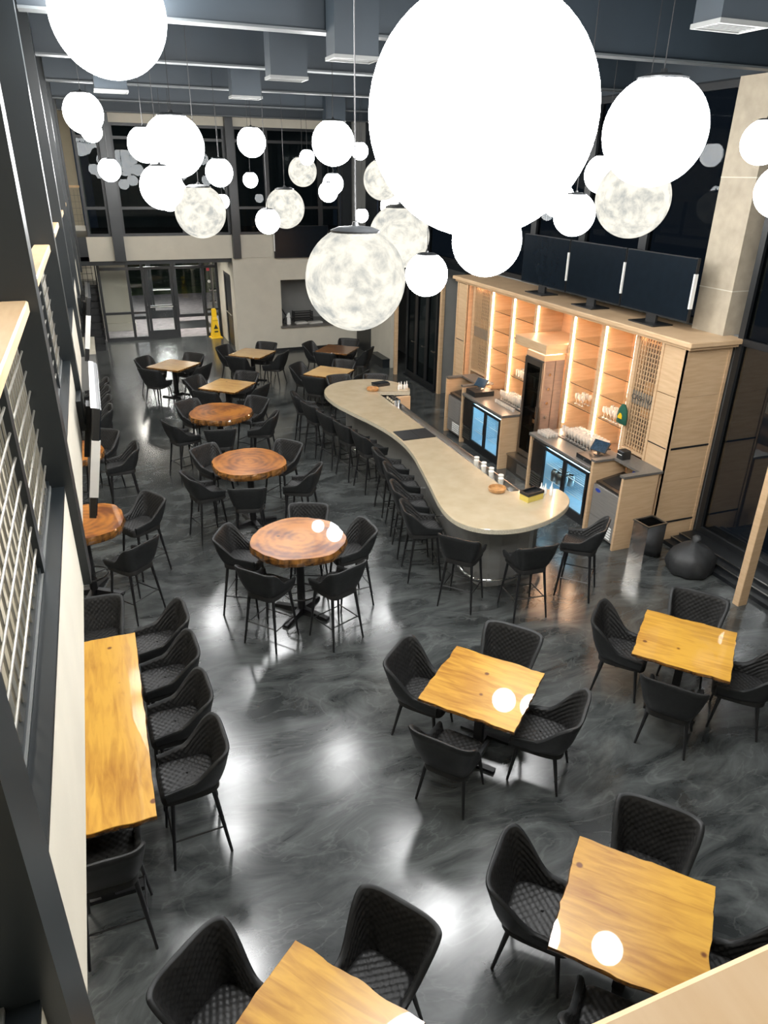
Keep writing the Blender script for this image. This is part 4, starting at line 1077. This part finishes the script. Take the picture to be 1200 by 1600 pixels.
def cooler(y0, y1, lab, lamp, drinks):
    """two door glass fronted cooler; doors face -X"""
    c = thing('bottle_cooler', lab, 'cooler', (6.56, y0, 0))
    L_ = y1-y0; ve = 0.36
    part('body', MB().box(0,0.6,0,L_,0.10,0.14).box(0,0.6,0,L_,0.94,0.985).box(0.56,0.6,0,L_,0.14,0.94).box(0,0.56,0,0.03,0.14,0.94).box(0,0.56,L_-ve,L_,0.14,0.94), M_BLACK, c)
    part('plinth', box(0.03, 0.58, 0.02, L_-0.02, 0, 0.10), M_FRAME, c)
    part('liner', MB().box(0.55,0.558,0.031,L_-ve-0.001,0.14,0.94).box(0.02,0.55,0.031,0.036,0.14,0.94).box(0.02,0.55,L_-ve-0.006,L_-ve-0.001,0.14,0.94).box(0.02,0.55,0.036,L_-ve-0.006,0.141,0.146), M_COLD, c)
    part('lamp', box(0.03, 0.06, 0.05, L_-ve-0.05, 0.915, 0.935), E_COOL, c, label='cool white tube lamp')
    part('lamp', box(0.525, 0.545, (L_-ve)/2-0.01, (L_-ve)/2+0.01, 0.2, 0.9), E_COOL, c)
    W_ = (L_-ve-0.03)/2
    for k in range(2):
        a = 0.03+W_*k; b = a+W_
        d = part('door', MB().box(-0.025,0,a,a+0.045,0.15,0.93).box(-0.025,0,b-0.045,b,0.15,0.93).box(-0.025,0,a+0.045,b-0.045,0.15,0.20).box(-0.025,0,a+0.045,b-0.045,0.885,0.93), M_BLACK, c)
        part('pane', box(-0.015, -0.010, a+0.045, b-0.045, 0.20, 0.885), G_CLEAR, d)
        part('door_handle', box(-0.04, -0.025, a+0.01, a+0.03, 0.45, 0.65), M_DSTAIN, d)
        for z in (0.38, 0.63):
            sh = MB()
            for q in range(9):
                xx = 0.06+0.055*q; sh.tube((xx, a+0.03, z), (xx, b-0.02, z), 0.003, n=4)
            sh.tube((0.055, a+0.03, z), (0.055, b-0.02, z), 0.006, n=5)
            part('wire_shelf', sh, M_WHITE, c)
    part('vent_panel', box(-0.02, 0, L_-ve+0.01, L_-0.01, 0.42, 0.93), M_DSTAIN, c)
    for q in range(6): part('vent_slat', box(-0.022, 0, L_-ve+0.03, L_-0.03, 0.15+0.042*q, 0.172+0.042*q), M_STAIN, c)
    return c
cooler(8.19, 9.79, 'black two door cooler glowing blue with pitchers inside', True, True)
cooler(10.88, 12.39, 'black two door cooler glowing blue beside the dark cash drawer', True, False)
PIT = MB().lathe([(0.05,0),(0.055,0.005),(0.062,0.15),(0.045,0.19),(0.04,0.19),(0.05,0.15),(0.045,0.01)], 14).mesh('pitcher', M_STAIN, smooth=True)
for k in range(6):
    o = bpy.data.objects.new('steel_pitcher', PIT); COL.objects.link(o); o.location = (6.66+0.13*(k // 3), 8.95+0.14*(k % 3), 0.386)
    tag(o, 'steel pitcher on the wire shelf inside the near cooler', 'pitcher', 'pitchers in the cooler')
def icebox(y0, y1, lab, badge):
    c = thing('ice_machine', lab, 'ice machine', (6.57, y0, 0))
    L_ = y1-y0
    part('body', MB().bbox(0, 0.56, 0, L_, 0.06, 0.82, 0.006), M_DSTAIN, c)
    part('front_panel', box(-0.008, -0.001, 0.01, L_-0.01, 0.33, 0.81), M_ICE, c)
    part('lower_panel', box(-0.008, -0.001, 0.01, L_-0.01, 0.07, 0.32), M_ICE, c)
    for q in range(5): part('vent_slat', box(-0.016, -0.008, L_*0.12, L_*0.62, 0.10+0.042*q, 0.122+0.042*q), M_WHITE, c)
    part('lid', MB().loft([[(x, yy, z) for x, z in ((0.02,0.822),(0.5,0.90),(0.5,0.94),(0.02,0.86))] for yy in (0.02, L_-0.02)]), M_DSTAIN, c)
    part('lid_window', MB().loft([[(x, yy, z) for x, z in ((0.08,0.871),(0.44,0.930),(0.44,0.934),(0.08,0.875))] for yy in (0.08, L_-0.08)]), M_BLACK, c)
    for yy in (0.04, L_-0.04):
        part('foot', MB().tube((0.05,yy,0),(0.05,yy,0.06),0.018,n=8).tube((0.5,yy,0),(0.5,yy,0.06),0.018,n=8), M_LEG, c)
    if badge: part('badge', MB().loft([[(xx, L_*0.80+0.06*math.cos(2*PI*k/20), 0.745+0.028*math.sin(2*PI*k/20)) for k in range(20)] for xx in (-0.012, -0.0085)]), M_BLUE, c, label='small blue oval maker badge')
    return c
icebox(7.47, 8.09, 'stainless ice machine with blue oval badge and pale louvres', True)
icebox(12.48, 13.12, 'dark stainless ice machine in the far niche by the glass doors', False)

# wine dispenser tower between the coolers
t = thing('wine_tower', 'tall dark glass door wine cabinet under a birch canopy between the coolers', 'wine cabinet', (6.9, 10.45, 0))
TP = lambda n, mb, mat, smooth=False, label=None: part(n, mb, mat, t, smooth, True, label)
TP('base_box', MB().box(6.68,7.28,9.90,10.78,0,0.30), M_DSTAIN)
TP('base_top', MB().box(6.66,7.28,9.89,10.79,0.30,0.325), M_STAIN)
TP('access_panel', box(6.672, 6.68, 10.02, 10.42, 0.05, 0.24), M_STAIN)
TP('cabinet_side', box(6.86, 7.28, 10.74, 10.76, 0.326, 2.15), M_DSTAIN)
TP('cabinet_back', box(7.26, 7.28, 10.22, 10.739, 0.326, 2.15), M_DSTAIN)
TP('cabinet_floor', box(6.88, 7.259, 10.22, 10.739, 0.326, 0.42), M_DSTAIN)
TP('cabinet_head', box(6.88, 7.259, 10.22, 10.739, 1.98, 2.15), M_DSTAIN)
TP('tap_panel', box(6.88, 7.28, 10.20, 10.219, 0.326, 2.15), M_TAPP, label='brown side panel with five round taps')
TP('side_trim', MB().box(6.865,6.90,10.188,10.20,0.326,2.15).box(7.10,7.11,10.194,10.20,0.326,2.15), M_DSTAIN)
for k in range(5): TP('tap', MB().tube((6.99,10.20,0.92+0.25*k),(6.99,10.165,0.92+0.25*k),0.033,0.026,n=14), M_CHROME, True)
d = TP('door', MB().box(6.85,6.875,10.20,10.27,0.34,2.13).box(6.85,6.875,10.69,10.76,0.34,2.13).box(6.85,6.875,10.27,10.69,0.34,0.44).box(6.85,6.875,10.27,10.69,2.03,2.13), M_DSTAIN)
for nm, mb, mt in (('pane', box(6.86,6.866,10.27,10.69,0.44,2.03), G_DARK), ('lock', MB().box(6.83,6.85,10.235,10.255,1.15,1.35).box(6.82,6.85,10.24,10.30,1.05,1.12), M_CHROME)):
    o = part(nm, mb, mt, d); shift(o.data, Vector((6.9,10.45,0)))
for z in (0.85, 1.2, 1.55, 1.8): TP('rack_shelf', box(6.90, 7.25, 10.23, 10.73, z, z+0.012), M_STAIN)
for z in (0.43, 0.87, 1.22, 1.57):
    for q in range(3): TP('wine_bottle', MB().lathe([(0.035,0),(0.035,0.17),(0.014,0.21),(0.014,0.27)], 10, (7.0,10.33+0.14*q,z)), M_BLACK, True)
TP('canopy', MB().bbox(6.88,7.85,10.20,11.21,2.26,2.42,0.008), M_WOOD)
TP('canopy_lamp', box(6.95, 7.25, 10.25, 11.15, 2.245, 2.259), E_LED, label='warm strip under the canopy')
TP('head_panel', box(6.87, 7.28, 10.20, 10.76, 2.151, 2.244), M_PEACH)

# glassware
TUM = MB().lathe([(0.026,0),(0.030,0.004),(0.037,0.125),(0.035,0.125),(0.028,0.012),(0.004,0.010)], 12).mesh('glass', G_WARE, smooth=True)
STEM = MB().lathe([(0.032,0),(0.030,0.004),(0.005,0.012),(0.005,0.07),(0.030,0.10),(0.036,0.14),(0.030,0.185),(0.028,0.185),(0.033,0.14),(0.02,0.10)], 12).mesh('glass', G_WARE, smooth=True)
SHOT = MB().lathe([(0.021,0),(0.022,0.003),(0.027,0.065),(0.0255,0.065),(0.020,0.012),(0.003,0.010)], 12).mesh('glass', G_WARE, smooth=True)
def glass(me, nm, x, y, z, lab, g):
    o = bpy.data.objects.new(nm, me); COL.objects.link(o); o.location = (x, y, z); tag(o, lab, 'glass', g)
for lab, y0, ny, nx in (('dark bar mat under the glasses on the counter by the register', 8.72, 10, 5), ('dark bar mat under the glasses on the counter beside the cash drawer', 10.95, 10, 4)):
    single('glass_mat', box(7.28-nx*0.082-0.02, 7.285, y0-0.03, y0+ny*0.082, 1.045, 1.058), M_BLACK, lab, 'mat', origin=(7.1,y0,1.045))
    which = 'by the register' if y0 < 9 else 'beside the cash drawer'
    for i in range(ny):
        for j in range(nx):
            glass(TUM if j < nx-1 else STEM, 'tumbler' if j < nx-1 else 'stem_glass', 7.24-0.082*j, y0+0.02+0.082*i, 1.058, ('clear upturned tumbler' if j < nx-1 else 'clear stemmed glass')+' in the rows on the dark mat '+which, ('tumblers ' if j < nx-1 else 'stemmed glasses ')+which)
for i in range(5):
    for j in range(4): glass(SHOT, 'shot_glass', 6.62+0.062*j, 9.50+0.065*i, 1.045, 'small shot glass in the block on the counter end beside the wine cabinet', 'shot glasses on the counter')
for i in range(11): glass(SHOT, 'shot_glass', 6.82, 10.95+0.065*i, 1.045, 'small shot glass in the single row before the dark mat', 'row of shot glasses')
for i in range(5):
    for j in range(2): glass(TUM, 'tumbler', 7.45+0.12*j, 11.60+0.085*i, 1.432, 'clear tumbler on the lit glass shelf left of the wine cabinet canopy', 'tumblers on the shelf by the canopy')
for i in range(3):
    for j in range(2): glass(STEM, 'stem_glass', 7.45+0.13*j, 9.78+0.09*i, 1.432, 'clear stemmed glass on the lit shelf beside the wine cabinet tap panel', 'stemmed glasses on the shelf')
for i in range(7):
    for j in range(2): glass(STEM, 'stem_glass', 7.42+0.15*j, 8.64+0.085*i, 1.432, 'clear stemmed glass on the lit shelf behind the green pouch', 'stemmed glasses behind the pouch')

# registers and small things on the counters
def tablet(x, y, z, rz, lab):
    p = thing('register_tablet', lab, 'tablet', (x, y, z), rz)
    part('base', MB().lathe([(0.075,0),(0.075,0.01),(0.03,0.02),(0.025,0.06)], 18), M_DSTAIN, p)
    part('screen_body', MB().loft([[(xx, -0.03-0.0*k, 0.045), (xx, 0.09, 0.185), (xx, 0.075, 0.197), (xx, -0.045, 0.057)] for k, xx in enumerate((-0.135, 0.135))]), M_BLACK, p)
    part('screen', MB().loft([[(xx, -0.0455, 0.0635), (xx, 0.0685, 0.1935), (xx, 0.0665, 0.1950), (xx, -0.0475, 0.0650)] for xx in (-0.12, 0.12)]), pmat('tablet_screen', (0.015,0.035,0.06), 0.1, var=0.4, vscale=30), p)
    return p
tablet(6.86, 8.45, 1.115, R(-70), 'black tablet register on the cash drawer above the ice machine')
tablet(6.80, 12.22, 1.145, R(-70), 'black tablet register on the cash drawer near the far ice machine')
def drawer(x0, x1, y0, y1, z, h, lab):
    p = thing('cash_drawer', lab, 'cash drawer', ((x0+x1)/2, (y0+y1)/2, z)); a, b = (x1-x0)/2, (y1-y0)/2
    part('case', box(-a, a, -b, b, 0, h), M_BLACK, p)
    part('front', box(-a-0.008, -a, -b+0.01, b-0.01, 0.01, h-0.01), M_FRAME, p)
    part('lock', MB().tube((-a-0.009,0,h/2),(-a-0.016,0,h/2),0.012,n=10), M_CHROME, p)
drawer(6.58, 7.0, 8.19, 8.62, 1.045, 0.07, 'black cash drawer on the counter above the ice machine')
drawer(6.58, 7.0, 12.0, 12.38, 1.045, 0.10, 'black cash drawer on the counter near the far ice machine')
p = thing('receipt_printer', 'small black receipt printer on the grey ledge', 'printer', (6.98, 8.02, 1.185))
part('case', MB().bbox(-0.08,0.08,-0.07,0.07,0,0.13,0.012), M_BLACK, p)
part('paper_slot', box(-0.085, -0.079, -0.05, 0.05, 0.07, 0.078), M_WHITE, p)
p = thing('cleaner_bottle', 'blue cleaning bottle with white label on top of the ice machine', 'bottle', (6.98, 7.72, 0.945))
part('bottle_body', MB().lathe([(0.04,0),(0.042,0.01),(0.042,0.13),(0.018,0.16),(0.018,0.18)], 14), M_BLUE, p, smooth=True)
part('label_band', MB().lathe([(0.0425,0.04),(0.0425,0.11)], 14, caps=False), M_WHITE, p, smooth=True)
part('bottle_cap', MB().lathe([(0.02,0.18),(0.02,0.205)], 12), M_BLACK, p)
# green pouch hanging from the plate
p = thing('drawstring_pouch', 'green felt drawstring pouch with yellow emblem hanging on the wine rack', 'pouch', (7.24, 8.50, 1.55))
prof = [(0.11,0.0,0.02),(0.115,0.02,0.035),(0.11,0.12,0.045),(0.09,0.22,0.04),(0.05,0.28,0.03),(0.03,0.31,0.02)]
part('pouch_body', MB().loft([[(dx*math.sin(2*PI*k/20), w_*math.copysign(abs(math.cos(2*PI*k/20))**0.7, math.cos(2*PI*k/20)), z) for k in range(20)] for w_, z, dx in prof]), M_GREEN, p, smooth=True)
part('cord', MB().path([(0,-0.02,0.31),(0.02,0.0,0.40),(0.03,0.02,0.46)], 0.006, 6).path([(0,0.02,0.31),(0.02,0.02,0.38),(0.03,0.03,0.46)], 0.006, 6), M_BASKET, p)
part('emblem', MB().loft([[(xx, yy, zz) for yy, zz in ((-0.045,0.09),(0.045,0.09),(0.045,0.12),(0.01,0.175),(-0.02,0.17),(-0.045,0.14))] for xx in (-0.050, -0.042)]), M_YELLOW, p, label='yellow emblem patch')
part('hook', MB().tube((0.03,0.02,0.46),(0.058,0.02,0.46),0.006,n=6), M_CHROME, p)

# steel bin and sack beside the cabinet
p = thing('steel_bin', 'tall mirror steel bin standing against the birch cabinet end', 'bin', (6.80, 7.05, 0), 0.08)
part('side_wall', MB().box(-0.17,0.17,-0.14,-0.13,0.0,0.60).box(-0.17,0.17,0.13,0.14,0,0.60).box(-0.17,-0.16,-0.13,0.13,0,0.60).box(0.16,0.17,-0.13,0.13,0,0.60), M_CHROME, p)
part('rim', MB().box(-0.18,0.18,-0.15,-0.125,0.60,0.62).box(-0.18,0.18,0.125,0.15,0.60,0.62).box(-0.18,-0.155,-0.125,0.125,0.60,0.62).box(0.155,0.18,-0.125,0.125,0.60,0.62), M_STAIN, p)
part('bottom', box(-0.16, 0.16, -0.13, 0.13, 0.0, 0.01), M_BLACK, p)
p = thing('sack', 'dark grey knotted sack slumped on the floor by the glazing', 'sack', (7.20, 6.58, 0), 0.3)
rings = []
for z, r_ in ((0,0.27),(0.03,0.31),(0.12,0.335),(0.22,0.32),(0.31,0.27),(0.38,0.18),(0.42,0.08),(0.45,0.05)):
    rings.append([(r_*(1+0.14*noise.noise((math.cos(2*PI*k/40)*2.2, math.sin(2*PI*k/40)*2.2, z*5))+0.03*math.sin(9*2*PI*k/40+z*12))*math.cos(2*PI*k/40)*1.05, r_*(1+0.14*noise.noise((math.cos(2*PI*k/40)*2.2+5, math.sin(2*PI*k/40)*2.2, z*5)))*math.sin(2*PI*k/40)*0.95, z) for k in range(40)])
part('sack_body', MB().loft(rings), M_SACK, p, smooth=True)
part('knot', MB().loft([[(0.03*math.cos(2*PI*k/12)+dx, 0.03*math.sin(2*PI*k/12)*s_, z) for k in range(12)] for z, s_, dx in ((0.43,1,0),(0.46,1.6,0.01),(0.50,2.2,0.03),(0.53,1.2,0.05))]), M_SACK, p, smooth=True)

# ================================================================== TELEVISIONS
def tv(label, loc, L_, H_, axis, strips=True):
    """flat television; axis 'y': runs along Y and faces -X; axis 'x': runs along X and faces -Y"""
    p = thing('television', label, 'television', loc)
    B = (lambda a0,a1,b0,b1,c0,c1: box(b0,b1,a0,a1,c0,c1)) if axis == 'y' else (lambda a0,a1,b0,b1,c0,c1: box(a0,a1,b0,b1,c0,c1))
    part('case', B(0, L_, 0.006, 0.05, 0, H_), M_BLACK, p)
    part('screen', B(0.012, L_-0.012, 0, 0.006, 0.02, H_-0.012), M_TV, p)
    if strips:
        for a in ((0.0,) if axis == 'y' else (0.0, L_-0.02)): part('edge_strip', B(a-0.004, a+0.022, -0.004, 0.054, H_*0.22, H_*0.76), M_WHITE, p, label='white foam edge protector')
    return p
TVL = [(7.88, 'dark television on the cabinet top beside the stone pilaster'), (9.36, 'dark television in the middle of the row on the cabinet top'), (10.84, 'dark television on the cabinet top at the end of the row behind the white globe')]
for y, lab in TVL:
    p = tv(lab, (7.55, y, 3.17), 1.45, 0.85, 'y')
    part('stand_foot', MB().box(-0.17,0.19,0.45,1.0,-0.13,-0.112), M_BLACK, p); part('stand_neck', MB().box(0.005,0.045,0.62,0.83,-0.112,0.0), M_BLACK, p)
p = tv('dark television mounted on the cream band of the end wall', (4.90, 21.44, 2.72), 1.62, 0.87, 'x')
part('wall_bracket', box(0.6, 1.0, 0.051, 0.115, 0.3, 0.6), M_STEEL, p)
for y, lab in ((6.2, 'tilted television on the balcony fascia above the round tables, seen edge on'), (12.3, 'tilted television on the balcony fascia near the stairs, seen edge on')):
    p = thing('television', lab, 'television', (-0.24, y, 2.70))
    c, s_ = math.cos(0.18), math.sin(0.18)
    def tilt(mb):
        mb.v = [(x*c+z*s_, yy, -x*s_+z*c) for x, yy, z in mb.v]; return mb
    part('case', tilt(MB().bbox(-0.03,0.028,0,1.7,-0.5,0.5,0.006)), M_BLACK, p)
    part('screen', tilt(box(0.028, 0.034, 0.012, 1.688, -0.48, 0.488)), M_TV, p)
    part('edge_strip', tilt(box(-0.034, 0.038, -0.006, 0.026, -0.30, 0.22)), M_WHITE, p, label='white foam edge protector')
    part('top_sheen', tilt(box(-0.05, -0.005, 0.0, 1.7, 0.501, 0.506)), M_STAIN, p)  # bright strip put on the black case for light along its top
    part('wall_bracket', MB().box(-0.092,-0.05,0.6,1.1,0.12,0.40), M_STEEL, p)
    part('bracket_arm', tilt(box(-0.075, -0.031, 0.75, 0.95, -0.2, 0.3)), M_STEEL, p)

# ================================================================== FAR DETAILS
p = thing('wet_floor_cone', 'tall yellow wet floor caution sign beside the entrance glazing', 'floor sign', (3.42, 24.2, 0), 0.1)
part('sign_body', MB().loft([[(-a,-a,z),(a,-a,z),(a,a,z),(-a,a,z)] for a, z in ((0.135,0.03),(0.08,0.62),(0.07,0.66))]), M_YELLOW, p)
part('sign_base', MB().bbox(-0.19,0.19,-0.19,0.19,0,0.03,0.01), M_YELLOW, p)
part('handle_grip', MB().loft([[(-a,-0.05,z),(a,-0.05,z),(a,0.05,z),(-a,0.05,z)] for a, z in ((0.06,0.66),(0.075,0.70),(0.07,0.90),(0.05,0.93))]), M_YELLOW, p)
tx = bpy.data.curves.new('caution', 'FONT'); tx.body = 'CAUTION'; tx.size = 0.04; tx.align_x = 'CENTER'
tmp = bpy.data.objects.new('tmp', tx); COL.objects.link(tmp); bpy.context.view_layer.update()
me = bpy.data.meshes.new_from_object(tmp.evaluated_get(bpy.context.evaluated_depsgraph_get())); bpy.data.objects.remove(tmp)
me.materials.clear(); me.materials.append(M_BLACK); me.name = 'lettering'
o = bpy.data.objects.new('lettering', me); COL.objects.link(o); o.parent = p; o.location = (0, -0.095, 0.55); o.rotation_euler = (PI/2-0.09, 0, 0)
part('pictogram', MB().loft([[(x, y_, z) for x, z in ((-0.07,0.30),(0.07,0.30),(0.0,0.45))] for y_ in (-0.118, -0.112)]), M_BLACK, p)
part('pictogram', MB().box(-0.06,0.06,-0.128,-0.122,0.19,0.23), M_BLACK, p)
# things in the serving hatch
p = thing('spray_bottle', 'white spray bottle standing on the hatch ledge', 'bottle', (5.32, 21.80, 0.76))
part('bottle_body', MB().lathe([(0.06,0),(0.065,0.02),(0.06,0.17),(0.03,0.22)], 14), M_WHITE, p, smooth=True)
part('trigger_head', MB().loft([[(x, y_, z) for x, z in ((-0.08,0.22),(0.05,0.22),(0.03,0.34),(-0.02,0.34))] for y_ in (-0.03, 0.03)]), M_WHITE, p)
p = thing('black_crate', 'black wire crate on the hatch ledge behind the papers', 'crate', (5.85, 22.15, 0.76))
part('crate_bottom', box(-0.3, 0.3, -0.14, 0.14, 0, 0.01), M_BLACK, p)
for z in (0.06, 0.13, 0.20, 0.27): part('crate_bar', MB().box(-0.3,0.3,-0.14,-0.13,z,z+0.03).box(-0.3,0.3,0.13,0.14,z,z+0.03).box(-0.3,-0.29,-0.13,0.13,z,z+0.03).box(0.29,0.3,-0.13,0.13,z,z+0.03), M_BLACK, p)
part('crate_post', MB().box(-0.302,-0.28,-0.142,-0.12,0.01,0.32).box(0.28,0.302,-0.142,-0.12,0.01,0.32).box(-0.302,-0.28,0.12,0.142,0.01,0.32).box(0.28,0.302,0.12,0.142,0.01,0.32), M_BLACK, p)
for lab, x, y_, a, w_ in (('loose white papers lying left on the hatch ledge', 5.72, 21.85, 0.1, 0.18), ('thick stack of pale papers on the hatch ledge', 6.15, 21.78, 0.2, 0.22)):
    q = thing('paper_stack', lab, 'papers', (x, y_, 0.76), a)
    for k in range(4): part('sheet', box(-w_+0.008*k, w_-0.006*k, -0.11+0.006*k, 0.11, 0.012*k, 0.012*k+0.010), M_PAPER, q)
single('cable_coil', MB().path([(5.12,21.9,1.25),(5.2,21.9,1.1),(5.28,21.95,1.0),(5.2,22.0,0.85),(5.15,21.9,0.79),(5.25,21.85,0.78)], 0.018, 6), M_BLACK, 'black cable drooping over the left corner of the hatch ledge', 'cable', smooth=True, origin=(5.2,21.9,0.78))
